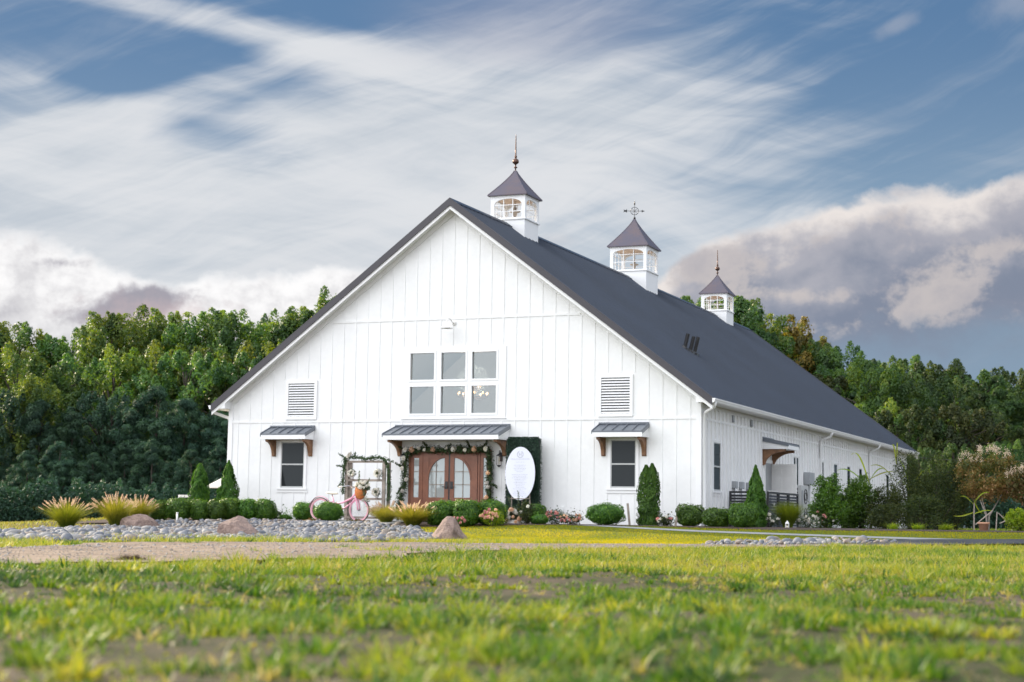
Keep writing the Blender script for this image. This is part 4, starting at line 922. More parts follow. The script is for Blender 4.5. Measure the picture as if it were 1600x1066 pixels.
for x, z, mt, sc_ in ((-1.36, 1.10, 'whitepetal', 1.3), (-1.14, 1.10, 'peachpetal', 1.3), (-.92, 1.14, 'whitepetal', .9), (-.73, 1.10, 'whitepetal', .8), (-.45, 1.10, 'peachpetal', 1.1), (-.02, 1.14, 'whitepetal', .8), (.22, 1.11, 'whitepetal', 1.25), (.58, 1.09, 'whitepetal', .9), (.88, 1.11, 'peachpetal', 1.3), (1.24, 1.12, 'whitepetal', 1.2), (1.33, .42, 'peachpetal', 1.), (1.30, .14, 'whitepetal', 1.), (1.34, .02, 'whitepetal', .9), (1.29, -.28, 'peachpetal', 1.), (1.30, -.5, 'whitepetal', .9), (-1.40, .85, 'whitepetal', 1.1), (-1.44, .55, 'whitepetal', 1.), (-1.30, .22, 'whitepetal', 1.), (-1.42, -.12, 'whitepetal', .9)):
    rose(t, (x, -.15, z), mt, sc_*1.25)
# green backdrop panel
t = empty('greenery_panel', (2.49, -.40, -.06), 'tall dark artificial boxwood panel standing beside the entrance', 'hedge panel')
m = MB(); m.box(-.48, .48, -.06, .10, 0, 2.46); m.build('panel_core', 'panelleaf', t)
n = 9000; P = np.stack([rng.uniform(-.5, .5, n), rng.uniform(-.115, -.06, n), rng.uniform(.0, 2.5, n)], 1); N = np.tile([0, -1., .2], (n, 1))
n2_ = 2600; zz = rng.uniform(0, 2.5, n2_); side = rng.integers(0, 3, n2_); xx = np.where(side == 0, rng.uniform(.48, .53, n2_), np.where(side == 1, rng.uniform(-.53, -.48, n2_), rng.uniform(-.5, .5, n2_))); zz = np.where(side == 2, rng.uniform(2.46, 2.51, n2_), zz)
P = np.concatenate([P, np.stack([xx, rng.uniform(-.11, .12, n2_), zz], 1)]); N = np.concatenate([N, np.stack([np.where(side == 0, 1., np.where(side == 1, -1., 0)), np.full(n2_, -.3), np.where(side == 2, 1., .1)], 1)])
cn = (np.abs(P[:, 0]) > .44) & (P[:, 2] > 2.42); P[cn] -= np.sign(P[cn])*np.array([.03, 0, .04])
put('leaves', leafmesh('leaves', P, N, rng.uniform(.03, .05, len(P)), .026, np.clip(rng.normal(.45, .28, len(P)), 0, 1), 'panelleaf'), t)
# oval sign with its grey lettering
oc_, oz = atY(812.8, 740, -.82), 0
t = empty('oval_sign', (oc_[0], -.82, oc_[2]), 'white oval welcome sign with faint grey lettering in front of the green panel', 'sign')
m = MB(); A_, B_ = .455, .755
rim = [(A_*math.cos(q), B_*math.sin(q)) for q in np.linspace(0, 2*math.pi, 64, endpoint=False)]
m.prism(rim, 'y', -.012, .012); m.build('board', 'signwhite', t, bevel=.003)
m = MB(); rg = random.Random(3)
z = .36
for li, wl in enumerate((.24, .0, .36, .28, .40, .32, .20, .0, .50, .40, .48, .34, .28, .40, .30, .22, .26, .42, .18, .34, .44, .40)):
    z -= .0445
    if wl == 0: continue
    x = -wl/2
    while x < wl/2:
        k = rg.uniform(.025, .075); k = min(k, wl/2 - x + .001)
        cx = x
        while cx < x+k-.006:                              # small letter strokes
            lw = rg.uniform(.006, .012); h = rg.choice((.010, .010, .015, .013)); m.box(cx, cx+lw*.45, -.0155, -.0135, z, z+h); m.box(cx+lw*.45, cx+lw, -.0155, -.0135, z+rg.choice((0, .007)), z+rg.choice((.004, .010))+.004); cx += lw+.005
        x += k + .018
x = -.28
while x < .27:                                            # the wider heading line
    lw = rg.uniform(.012, .02); m.box(x, x+lw*.4, -.0155, -.0135, .40, .40+rg.choice((.02, .03))); m.box(x+lw*.4, x+lw, -.0155, -.0135, .40, .408); x += lw+.009
m.build('lettering', 'signink', t)
m = MB()
for k in range(26):
    a = math.pi/2 + .45 + k/25*(2*math.pi-.9); r_ = .088 + .008*(-1)**k
    ca, sa = r_*math.cos(a), .54 + r_*math.sin(a); tx, tz = -math.sin(a), math.cos(a)
    m.prism([(ca-tx*.02, sa-tz*.02), (ca+.008*math.cos(a), sa+.008*math.sin(a)), (ca+tx*.02, sa+tz*.02), (ca-.008*math.cos(a), sa-.008*math.sin(a))], 'y', -.0155, -.0135)
m.prism([(-.035, .50), (-.022, .50), (-.022, .585), (-.035, .585)], 'y', -.0155, -.0135); m.prism([(.022, .50), (.035, .50), (.035, .585), (.022, .585)], 'y', -.0155, -.0135); m.prism([(-.021, .536), (.021, .536), (.021, .548), (-.021, .548)], 'y', -.0155, -.0135)
m.build('wreath_emblem', 'signink', t)
m = MB(); gz_ = g1(oc_[0], -.6) - oc_[2]
m.tube([(-.25, .02, .1), (-.30, .10, gz_)], .018); m.tube([(.25, .02, .1), (.30, .10, gz_)], .018); m.tube([(0, .03, .4), (0, .25, gz_)], .018); m.box(-.3, .3, -.03, .04, -.72, -.70); m.build('easel', 'greywood', t)
# white flower box at the sign's foot
b0 = atY(803, 812, -2.0)
t = empty('flower_box', (b0[0], -2.0, g1(b0[0], -2.0)), 'white box overflowing with pale roses and greenery at the foot of the oval sign', 'flower box')
m = MB(); m.box(-.28, .30, -.14, .14, 0, .13); m.build('box', 'white', t, bevel=.006)
n = 1500; P = np.stack([rng.uniform(-.30, .30, n), rng.uniform(-.18, .16, n), rng.uniform(.1, .5, n)*1.], 1); P[:, 2] = .12 + (P[:, 2]-.1)*(1-np.abs(P[:, 0])/.36)
P2 = np.concatenate([np.array([sx, 0, .3]) + np.linspace(0, 1, 60)[:, None]*np.array([ex, -.05, ez]) + rng.normal(0, .018, (60, 3)) for sx, ex, ez in ((-.2, -.30, .35), (-.05, -.1, .5), (.1, .05, .62), (.2, .2, .42), (.25, .38, .25), (-.25, -.2, .1))])
P = np.concatenate([P, P2]); put('leaves', leafmesh('leaves', P, sph(len(P)), rng.uniform(.04, .09, len(P)), .028, np.clip(rng.normal(.5, .25, len(P)), 0, 1), 'silver'), t)
for k in range(24):
    x = rng.uniform(-.27, .27); rose(t, (x, -.17-rng.uniform(0, .06), rng.uniform(.10, .48)*(1-abs(x)/.5)), ('whitepetal', 'whitepetal', 'peachpetal')[k % 3], rng.uniform(.8, 1.5))
# timber display frame
fx, fy = -2.0, -1.45; fz = g1(fx, fy) + .01
t = empty('display_frame', (fx, fy, fz), 'weathered wooden display frame leaning at the white wall behind the pink bicycle', 'display frame')
for x, y, h in ((-.655, 0, 1.80), (.565, 0, 1.80), (.655, .13, 1.72), (-.60, .13, 1.72)):
    m = MB(); m.box(x-.05, x+.05, y-.03, y+.03, 0, h); m.build('post', 'greywood', t, bevel=.004)
for z in (1.74, 1.20, .66, .12):
    m = MB(); m.box(-.604, .514, -.025, .025, z-.035, z+.03); m.build('rail', 'greywood', t, bevel=.004)
t2 = empty('frame_garland', (fx, fy-.05, fz), 'dark green garland draped over the wooden display frame', 'garland')
P, N = garland_cloud([(-.74, 0, .8), (-.74, -.02, 1.2), (-.72, 0, 1.6), (-.7, 0, 1.84), (-.45, 0, 1.88), (0, 0, 1.82), (.4, 0, 1.86), (.62, 0, 1.80), (.72, .02, 1.5), (.74, 0, 1.1), (.76, 0, .75), (.72, 0, .6)], 2000, .055, .05)
Q = np.concatenate([np.array([sx, 0, sz]) + np.linspace(0, 1, 50)[:, None]*np.array([ex, -.02, ez]) + rng.normal(0, .014, (50, 3)) for sx, sz, ex, ez in ((-.75, 1.6, -.22, .02), (-.7, 1.85, -.2, .12), (-.75, 1.2, -.15, -.2), (.7, 1.8, .2, -.08), (.74, 1.2, .1, -.2), (-.4, 1.88, .05, .12), (.1, 1.82, .12, .08))])
P = np.concatenate([P, Q]); N = np.concatenate([N, sph(len(Q))])
put('leaves', leafmesh('leaves', P, N, rng.uniform(.04, .09, len(P)), rng.uniform(.016, .03, len(P)), np.clip(rng.normal(.5, .25, len(P)), 0, 1), 'ivyleaf'), t2)
for x, z, sc_ in ((-.52, 1.94, 1.2), (-.58, 1.88, 1.0), (-.46, 1.98, .9)): rose(t2, (x, -.08, z), 'whitepetal', sc_)
def posy(x, z, lab, s=1.):
    t = empty('flower_pot', (fx+x, fy-.02, fz+z), lab, 'flowers')
    m = MB(); m.lathe([(.001, 0), (.045, 0), (.06, .10), (.05, .10), (.03, .03)], (0, -.05, 0), 14); m.build('pot', 'white', t, True)
    n = 260; P = sph(n)*rng.uniform(.03, .13, n)[:, None]*s + np.array([0, -.06, .17]); put('leaves', leafmesh('leaves', P, P-np.array([0, -.06, .1]), .06, .02, np.clip(rng.normal(.5, .25, n), 0, 1), 'silver'), t)
    for k in range(7): a = k*.9; rose(t, (.08*math.cos(a)*s, -.13+.03*math.sin(k), .17+.07*math.sin(a)*s), 'whitepetal', rng.uniform(.7, 1.1))
posy(-.44, 1.23, 'white flowers on the middle rail at the left post of the wooden frame', 1.)
posy(.42, 1.23, 'white flowers on the middle rail at the right post of the wooden frame', 1.1)
posy(.38, .69, 'white flowers on the lower rail at the right post of the wooden frame', 1.1)
posy(.30, .13, 'leafy flower pot low on the wooden frame behind the front bicycle wheel', 1.1)
# pink cruiser bicycle
bx, by = -2.28, -2.55; bz = g1(bx, by)
t = empty('bicycle', (bx, by, bz), 'pink cruiser bicycle with whitewall tyres parked by the display frame', 'bicycle', rz=R(-4))
rw, RWX, FWX = .345, -.64, .66
for x in (RWX, FWX):
    m = MB(); m.torus((x, 0, rw), rw-.026, .023, 'y', 44, 8); wh = m.build('wheel', 'ltpink', t, True)
    m = MB(); m.torus((x, 0, rw), rw-.010, .016, 'y', 44, 6, 1.7); m.build('tread', 'rubber', wh, True)
    m = MB(); m.torus((x, 0, rw), rw-.062, .012, 'y', 44, 6); m.build('rim', 'pink', wh, True)
    m = MB()
    for k in range(28):
        a = 2*math.pi*k/28; m.tube([(x, .02*(-1)**k, rw), (x+(rw-.07)*math.cos(a), 0, rw+(rw-.07)*math.sin(a))], .0022, 4)
    m.tube([(x, -.05, rw), (x, .05, rw)], .022, 10); m.build('spokes', 'chrome', wh)
m = MB()
cr = (-.08, 0, .32)
m.tube([(.56, 0, .70), (.42, 0, .55), (.2, 0, .40), cr], .028, 8); m.tube([(.53, 0, .80), (.38, 0, .66), (.12, 0, .55), (-.18, 0, .52)], .025, 8)
m.tube([cr, (-.16, 0, .50), (-.24, 0, .72)], .019, 8); m.tube([(.525, 0, .84), (.575, 0, .66)], .026, 8)
for s in (-1, 1):
    m.tube([cr, (-.3, s*.05, .33), (RWX, s*.06, rw)], .012, 6); m.tube([(-.19, 0, .58), (-.3, s*.05, .56), (RWX, s*.06, rw)], .010, 6)
m.build('frame', 'pink', t, True)
m = MB()
for s in (-1, 1): m.tube([(.575, s*.03, .68), (.60, s*.055, .62), (.63, s*.06, .5), (FWX, s*.06, rw)], .022, 6)
m.build('fork', 'pink', t, True)
for x, a0, a1 in ((RWX, .35, 3.0), (FWX, .6, 2.8)):
    m = MB(); Rr = rw+.03; q = np.linspace(a0, a1, 18); vs, fs = [], []
    for a in q: vs += [(x+Rr*math.cos(a), -.032, rw+Rr*math.sin(a)), (x+(Rr+.012)*math.cos(a), 0, rw+(Rr+.012)*math.sin(a)), (x+Rr*math.cos(a), .032, rw+Rr*math.sin(a))]
    for i in range(len(q)-1):
        for k in (0, 1): fs.append((i*3+k, i*3+k+1, i*3+3+k+1, i*3+3+k))
    m.add(vs, fs); m.build('mudguard', 'pink', t, True)
m = MB(); sec = [(-.40, .10, .03), (-.33, .115, .045), (-.22, .09, .045), (-.12, .04, .035), (-.06, .028, .02)]; vs, fs = [], []
for x, hw, hh in sec:
    for k in range(10): a = 2*math.pi*k/10; vs.append((x, hw*math.cos(a), .80+hh*math.sin(a)*(1 if math.sin(a) > 0 else .6)+(.02 if x < -.3 else 0)))
for i in range(len(sec)-1):
    for k in range(10): fs.append((i*10+k, i*10+(k+1) % 10, i*10+10+(k+1) % 10, i*10+10+k))
fs += [tuple(range(9, -1, -1)), tuple(range(40, 50))]; m.add(vs, fs); m.build('saddle', 'cream', t, True)
m = MB(); m.tube([(-.24, 0, .72), (-.25, 0, .79)], .014, 8); m.build('seat_post', 'chrome', t, True)
m = MB(); m.tube([(.525, 0, .84), (.50, 0, .98)], .014, 8); m.tube([(.20, -.33, .98), (.34, -.34, 1.0), (.46, -.27, 1.02), (.50, -.1, .99), (.50, .1, .99), (.46, .27, 1.02), (.34, .34, 1.0), (.20, .33, .98)], .012, 8); m.build('handlebar', 'chrome', t, True)
for s in (-1, 1):
    m = MB(); m.tube([(.18, s*.33, .98), (.31, s*.34, .995)], .018, 8); m.build('grip', 'cream', t, True)
m = MB(); m.lathe([(.001, -.012), (.085, -.012), (.09, 0), (.085, .012), (.001, .012)], (0, 0, 0), 20); m.v = [(x+cr[0], z-.04, y+cr[2]) for x, y, z in m.v]
m.tube([(cr[0], -.05, cr[2]), (cr[0]+.12, -.07, cr[2]-.10)], .010); m.box(cr[0]+.08, cr[0]+.17, -.15, -.07, cr[2]-.12, cr[2]-.10); m.tube([(cr[0], .05, cr[2]), (cr[0]-.12, .07, cr[2]+.10)], .010); m.box(cr[0]-.17, cr[0]-.08, .07, .15, cr[2]+.09, cr[2]+.11); m.build('crank', 'chrome', t)
m = MB(); m.tube([(-.12, .04, .30), (-.22, .06, .02)], .009); m.build('kickstand', 'chrome', t)
t = empty('bicycle_basket', (bx+.70, by-.10, bz+.70), 'orange wicker basket full of pale flowers hung on the bicycle handlebar', 'basket'); t.rotation_euler = (R(6), R(14), 0)
m = MB(); m.lathe([(.02, -.05), (.09, -.03), (.14, .04), (.17, .14), (.17, .22), (.16, .27), (.15, .27), (.12, .05), (.001, .02)], (0, 0, 0), 20); m.torus((0, 0, .27), .168, .014, 'z', 24, 6)
m.build('basket', 'wicker', t, True)
n = 500; a_ = rng.uniform(0, 6.28, n); rr = .2*np.sqrt(rng.uniform(0, 1, n)); P = np.stack([rr*np.cos(a_)+.05, rr*np.sin(a_), .26+rng.uniform(0, .22, n)*(1-rr/.3)], 1)
P = np.concatenate([P, np.array([.12, -.1, .25]) + np.linspace(0, 1, 90)[:, None]*np.array([.22, -.04, -.28]) + rng.normal(0, .03, (90, 3)), np.array([-.05, -.05, .3]) + np.linspace(0, 1, 60)[:, None]*np.array([-.1, 0, .42]) + rng.normal(0, .015, (60, 3)), np.array([.1, -.05, .3]) + np.linspace(0, 1, 60)[:, None]*np.array([.12, 0, .30]) + rng.normal(0, .015, (60, 3))])
put('leaves', leafmesh('leaves', P, sph(len(P)), rng.uniform(.04, .08, len(P)), .028, np.clip(rng.normal(.6, .25, len(P)), 0, 1), 'silver'), t)
for k in range(26): a = k*2.4; r_ = .20*math.sqrt(k/26); rose(t, (r_*math.cos(a)+.04, r_*math.sin(a)-.04, .36+rng.uniform(-.06, .12)), 'whitepetal', rng.uniform(.7, 1.2))
for a, b in ((.26, .08), (.2, -.02), (.3, .02)): rose(t, (a, -.14, b), 'whitepetal', .9)

# boulders
def boulder(px, py_base, Yd, w_, h_, d_, label, seed, rz=0., flat=1., prof=None):
    p = gp(px, py_base); me = stone_mesh(seed, 5, 1., .20, 'boulder', 'stone')
    g = np.random.default_rng(seed)
    for v in me.vertices:                                # facets: push the ball against a few planes
        c_ = v.co
        for k in range(9):
            pass
    co = np.array([v.co for v in me.vertices]); pl_ = unit(g.normal(0, 1, (26, 3))); pl_[:, 2] = np.abs(pl_[:, 2])*.8; pl_ = unit(pl_); dd = g.uniform(.55, .88, 26)
    for k in range(26):
        q = co@pl_[k]; ex = np.maximum(q-dd[k], 0); co = co - pl_[k]*(ex*.96)[:, None]
    co += .035*np.stack([vnoise(co[:, 0]*3+k, co[:, 2]*3+co[:, 1]*2, 1., 50+k)-.5 for k in range(3)], 1)*2.4 + .03*np.stack([vnoise(co[:, 0]*11+k, co[:, 2]*11+co[:, 1]*7, 1., 60+k)-.5 for k in range(3)], 1)
    if prof is not None:
        mz = co[:, 2] > 0; co[mz, 2] *= np.interp(co[mz, 0]/np.abs(co[:, 0]).max(), *prof)
    co = co/np.array([np.abs(co[:, 0]).max(), np.abs(co[:, 1]).max(), co[:, 2].max()])*np.array([w_/2, d_/2, h_])
    me.vertices.foreach_set('co', co.astype(np.float32).ravel()); me.polygons.foreach_set('use_smooth', [False]*len(me.polygons)); me.update()
    o = put('boulder', me, None, (p[0], p[1], g1(p[0], p[1])-.06), rz); tag(o, label, 'boulder', 'landscape boulders'); return o
PXM = lambda px, py: depth(gp(px, py))/F_PX
def wpx(px, py, n): return n*PXM(px, py)
RZ = YAW
boulder(216, 825, 0, wpx(216, 825, 82), wpx(216, 825, 25), .8, 'long flat-topped tan boulder by the ornamental grass, far end of the stones', 11, RZ, prof=([-1, -.8, -.5, .9, 1], [.75, .95, 1., 1., .95]))
boulder(375, 840, 0, wpx(375, 840, 104), wpx(375, 840, 38), 1.0, 'low rounded brown boulder half buried in the middle of the stones', 23, RZ, prof=([-1, -.5, -.1, .4, 1], [.45, .85, 1.05, .8, .4]))
boulder(702, 845, 0, wpx(702, 845, 82), wpx(702, 845, 42), .9, 'pointed pink boulder at the lawn end of the stones', 37, RZ, prof=([-1, -.5, -.12, .18, .5, 1], [.3, .8, 1.2, 1.15, .65, .35]))
# white marker pipe among the stones
p = gp(276, 818); t = MB().tube([(0, 0, -.05), (.01, 0, .28)], .028, 10).tube([(.01, 0, .28), (.01, 0, .31)], .036, 10).build('marker_pipe', 'white', None, True); t.location = (p[0], p[1], g1(p[0], p[1])); tag(t, 'short white marker pipe in front of the clipped hedge', 'pipe')
for px, h, tilt, lab in ((984, .62, -.10, 'grey wooden stake leaning left beside the twin evergreen'), (1055, .56, .16, 'grey wooden stake leaning right by the corner of the barn')):
    q = atY(px, 815, -1.9); t = MB().box(-.03, .03, -.012, .012, -.05, h).build('stake', 'greywood', None, bevel=.003); t.location = (q[0], -1.9, g1(q[0], -1.9)); t.rotation_euler = (0, tilt, .2); tag(t, lab, 'stake', 'garden stakes')
# dark clump beside the road, nearest the camera
p = gp(205, 880); n = 1500
a_ = rng.uniform(0, 6.28, n); rr = np.sqrt(rng.uniform(0, 1, n)); P = np.stack([rr*np.cos(a_)*.26, rr*np.sin(a_)*.2, np.zeros(n)], 1); P[:, 2] = (1-rr**1.5)*.085*rng.uniform(.5, 1.2, n)
V, F, bi = blades(P - np.array([0, 0, .03]), rng.uniform(.03, .08, n), .006, rng.uniform(.6, 1.6, n), 3)
o = put('dead_clump', np_mesh('dead_clump', V, F, 'deadgrass', rng.uniform(0, 1, n)[bi]), None, tuple(p)); tag(o, 'dark clump of dead turf at the near edge of the gravel road', 'turf clump')

# patio: parasol and two chairs beside the barn
p = atD(369, 770, 75); gzp = g1(p[0], p[1]); ze, zp = 1.40, 1.98
t = empty('patio_umbrella', (p[0], p[1], gzp), 'pale canvas patio umbrella partly hidden behind the barn corner', 'umbrella')
m = MB(); n = 8; vs = [(0, 0, zp-gzp)]; fs = []
for r_, z in ((.65, .62), (1.32, 0), (1.33, -.10)): vs += [(r_*math.cos(2*math.pi*k/n), r_*math.sin(2*math.pi*k/n), ze-gzp+(zp-ze)*z if z >= 0 else ze-gzp+z) for k in range(n)]
for k in range(n): fs += [(0, 1+k, 1+(k+1) % n)] + [(1+i*n+k, 1+(i+1)*n+k, 1+(i+1)*n+(k+1) % n, 1+i*n+(k+1) % n) for i in range(2)]
m.add(vs, fs); m.build('canopy', 'canvas', t)
m = MB(); m.tube([(0, 0, 0), (0, 0, zp-gzp+.06)], .025); m.build('pole', 'acmetal', t); m = MB(); m.lathe([(.3, 0), (.3, .05), (.06, .09), (.03, .25)], (0, 0, 0), 16); m.build('base', 'iron', t)
def chair(px, D, lab, rz):
    p = atD(px, 800, D); t = empty('patio_chair', (p[0], p[1], g1(p[0], p[1])), lab, 'chair', 'white patio chairs', rz)
    for sx in (-1, 1):
        for sy in (-1, 1): MB().tube([(sx*.26, sy*.25, 0), (sx*.25, sy*.24, .62 if sy < 0 else 1.25)], .022).build('leg', 'white', t)
    MB().box(-.27, .27, -.26, .26, .50, .55).build('seat', 'white', t, bevel=.01)
    m = MB()
    for z in (.72, .95, 1.2): m.box(-.25, .25, .22, .25, z-.05, z+.05)
    m.build('backrest', 'white', t); 
    for sx in (-1, 1): MB().box(sx*.24, sx*.30, -.28, .26, .70, .73).build('armrest', 'white', t)
chair(291, 66, 'white patio chair seen left of the small evergreen', .9); chair(342, 68, 'white patio chair under the umbrella beside the barn corner', -.7)

# black louvred screens round the condensers
def screen(x0, y0, L_, h, label, rz, slats=11, cap=False):
    t = empty('louver_screen', (x0, y0, -.05), label, 'screen', 'black louvred equipment screens', rz)
    for x in (.0, L_-.06): MB().box(x, x+.06, -.03, .03, 0, h).build('post', 'blackpaint', t)
    MB().box(.06, L_-.06, -.03, .03, h-.06, h).build('top_rail', 'blackpaint', t)
    m = MB()
    for k in range(slats):
        z = .05 + (h-.13)*k/slats; m.prism([(-.022, z), (-.016, z+.0), (.022, z+.065), (.016, z+.065)], 'x', .061, L_-.061)
    m.build('slats', 'blackpaint', t)
    if cap:
        MB().box(.25, L_-.25, -.05, .05, h+.002, h+.022).build('cap', 'white', t); MB().box(L_/2-.05, L_/2+.05, -.045, -.032, h-.40, h-.32).build('latch', 'acmetal', t)
screen(7.70, 2.75, 1.06, 1.06, 'black louvred screen facing the front, tight against the side wall', 0.)
for k, (y0, lab) in enumerate(((2.9, 'black louvred side screen nearest the front corner, with a white cap'), (4.18, 'middle black louvred side screen with a white cap'), (5.46, 'black louvred side screen farthest from the front, with a white cap'))):
    screen(8.80, y0, 1.24, 1.06, lab, math.pi/2, cap=True)
for k, (y0, lab) in enumerate(((3.2, 'grey condenser behind the first louvred screen'), (4.9, 'grey condenser behind the farther louvred screens'))):
    t = empty('condenser', (8.25, y0+.6, -.05), lab, 'condenser', 'grey condensers')
    MB().box(-.36, .36, -.38, .38, 0, .86).build('cabinet', 'acmetal', t, bevel=.02); MB().lathe([(.32, .86), (.32, .88), (.05, .885), (.001, .885)], (0, 0, 0), 18).build('fan_grille', 'iron', t)
t = empty('heat_pump', (7.80, 10.0, -.05), 'tall grey heat pump standing by the side wall behind the shrubs', 'heat pump')
MB().box(0, .36, 0, 1.1, .05, 1.42).build('cabinet', 'acmetal', t, bevel=.015)
m = MB()
for k in range(9): z = .25 + k*.125; m.box(.03, .25, -.012, -.001, z, z+.075)
m.build('coil_grille', 'void', t)
for z in (.42, 1.05): m = MB(); m.torus((.372, .62, z), .24, .012, 'x', 24, 6); m.torus((.372, .62, z), .13, .010, 'x', 24, 6); m.build('fan_guard', 'iron', t)
m = MB(); m.box(.365, .38, .06, .2, .6, 1.25); m.build('service_panel', 'grey', t); MB().box(.02, .34, .05, 1.05, 0, .05).build('feet', 'iron', t)
# small white lantern and terracotta pot
q = atD(1230, 822, 43.4); t = empty('garden_lantern', (q[0], q[1], g1(q[0], q[1])), 'small white lantern on the ground before the fountain grass', 'lantern')
m = MB(); m.box(-.06, .06, -.06, .06, 0, .03); m.box(-.055, .055, -.055, .055, .17, .19); m.lathe([(.075, .19), (.03, .25), (.012, .27), (.012, .29)], (0, 0, 0), 4); m.build('body', 'white', t); t.scale = (.75, .75, .75)
m = MB()
for a in (-1, 1):
    for b in (-1, 1): m.box(a*.05-.006, a*.05+.006, b*.05-.006, b*.05+.006, .03, .17)
m.build('frame', 'white', t); MB().tube([(0, 0, .03), (0, 0, .11)], .025, 10).build('candle', 'cream', t, True)
q = atD(1537, 826, 44); o = MB().lathe([(.001, 0), (.10, 0), (.13, .20), (.155, .20), (.155, .25), (.13, .25), (.115, .18), (.001, .16)], (0, 0, 0), 18).build('terracotta_pot', 'terracotta', None, True); o.location = (q[0], q[1], g1(q[0], q[1])); tag(o, 'terracotta pot under the staked rusty trees', 'pot')
# two faint power lines across the woods on the right
for z0, lab in ((702, 'upper thin power line crossing before the right woods'), (726, 'lower thin power line crossing before the right woods')):
    a, b = atD(1330, z0-1, 82), atD(1760, z0+5, 74); pts = [a + (b-a)*t_ - np.array([0, 0, .5*4*t_*(1-t_)]) for t_ in np.linspace(0, 1, 16)]
    tag(MB().tube(pts, .012, 5).build('power_line', 'iron'), lab, 'power line', 'power lines')
# ------------------------------------------------------------------ garden plants
def ground_at(px, py, Y):
    p = atY(px, py, Y); return np.array([p[0], Y, g1(p[0], Y)])
def shrub_geo(w_, h_, d_, n, leaf, mat, kind='box', seed=0, stem=True):
    """leaves over the outside and a little of the inside of a clipped or loose shrub"""
    g = np.random.default_rng(seed); U = unit(g.normal(0, 1, (n, 3)))
    if kind == 'box':     pw = 3.6
    elif kind == 'ball':  pw = 2.3
    else: pw = 2.
    s = (np.abs(U)**pw).sum(1)**(-1/pw)
    lump = 1 + .10*np.sin(U[:, 0]*5+seed)*np.cos(U[:, 1]*4+seed*2)*np.sin(U[:, 2]*5) + (.25 if kind == 'loose' else .13)*(vnoise(U[:, 0]*2.5+7, U[:, 1]*2.5+U[:, 2]*2.1, 1., seed % 17)-.5)*2
    rr = s*lump*(1 - np.abs(g.normal(0, .08 if kind != 'loose' else .2, n)))
    P = U*rr[:, None]*np.array([w_/2, d_/2, h_/2]) + np.array([0, 0, h_/2+.02])
    if kind != 'loose':
        sp = g.uniform(0, 1, n) < .07; P[sp] += (U[sp] + np.array([0, 0, .5]))*np.abs(g.normal(.02, .02, (sp.sum(), 1)))
    if kind == 'loose':
        sp = g.uniform(0, 1, n) < .22; P[sp] += np.stack([g.normal(0, .07, sp.sum()), g.normal(0, .07, sp.sum()), np.abs(g.normal(.04, .08, sp.sum()))], 1)
    P[:, 2] = np.maximum(P[:, 2], .03)
    N = unit(U/np.array([w_, d_, h_]) + g.normal(0, .5, (n, 3))*.6)
    tint = np.clip(g.normal(.42, .22, n) + .2*(vnoise(P[:, 0]*8, P[:, 2]*8+P[:, 1]*5, 1., 3)-.5), 0, 1)
    L_ = g.uniform(.7, 1.3, n)*leaf
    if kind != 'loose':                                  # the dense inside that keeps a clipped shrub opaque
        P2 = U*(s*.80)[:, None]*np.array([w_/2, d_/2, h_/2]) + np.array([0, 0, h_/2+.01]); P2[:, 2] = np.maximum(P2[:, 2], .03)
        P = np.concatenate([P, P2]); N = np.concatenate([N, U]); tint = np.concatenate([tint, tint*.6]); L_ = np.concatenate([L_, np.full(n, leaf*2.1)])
    return leafmesh('foliage', P, N, L_, L_*g.uniform(.55, .75, len(L_)), tint, mat)
def stems(h_, n, spread, r=.012, mat='bark'):
    m = MB()
    for k in range(n): a = 2*math.pi*k/n + .4; m.tube([(.02*math.cos(a), .02*math.sin(a), -.05), (spread*.5*math.cos(a), spread*.5*math.sin(a), h_*.45), (spread*math.cos(a), spread*math.sin(a), h_*.9)], [r, r*.8, r*.4], 5)
    return m
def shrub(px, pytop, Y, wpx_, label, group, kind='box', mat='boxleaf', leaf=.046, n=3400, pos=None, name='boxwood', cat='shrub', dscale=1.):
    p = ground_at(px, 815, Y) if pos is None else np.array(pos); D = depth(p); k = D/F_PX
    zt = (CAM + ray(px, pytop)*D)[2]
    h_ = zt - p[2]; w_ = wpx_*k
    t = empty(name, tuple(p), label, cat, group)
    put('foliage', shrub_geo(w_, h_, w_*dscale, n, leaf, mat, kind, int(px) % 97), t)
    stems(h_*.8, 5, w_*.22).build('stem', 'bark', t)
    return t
G1 = 'clipped boxwoods in the left hedge'
for px, top, Y, w_, lab in ((247, 784, -3.9, 26, 'small clipped boxwood at the far left end of the hedge, by the grass plumes'), (279, 781, -3.7, 38, 'clipped boxwood in the left hedge, beside the white marker pipe'), (312, 783, -3.45, 28, 'clipped boxwood in the left hedge below the left evergreen'),
                        (337, 784, -3.3, 28, 'narrow clipped boxwood between the two left evergreens'), (359, 781, -2.8, 34, 'clipped boxwood in the left hedge, under the evergreen at the barn corner'), (386, 782, -2.6, 31, 'clipped boxwood second from the right end of the left hedge'), (413, 783, -2.45, 31, 'clipped boxwood at the right end of the left hedge')):
    shrub(px, top, Y, w_, lab, G1)
G2 = 'boxwoods by the bicycle'
shrub(474, 786, -1.9, 34, 'round boxwood at the wall behind the bicycle rear wheel', G2, 'ball'); shrub(514, 786, -3.1, 44, 'round boxwood hiding the middle of the pink bicycle', G2, 'ball')
G3 = 'boxwood hedge before the doors'
for px, top, Y, w_, lab in ((689, 785, -4.0, 46, 'clipped boxwood in the door hedge next to the plumed grass'), (730, 784, -4.0, 42, 'clipped boxwood in the middle of the door hedge'), (711, 785, -3.4, 40, 'clipped boxwood in the back row of the door hedge'), (768, 784, -3.5, 46, 'clipped boxwood at the right end of the door hedge, near the white flower box')):
    shrub(px, top, Y, w_, lab, G3)
G4 = 'boxwoods along the front wall'
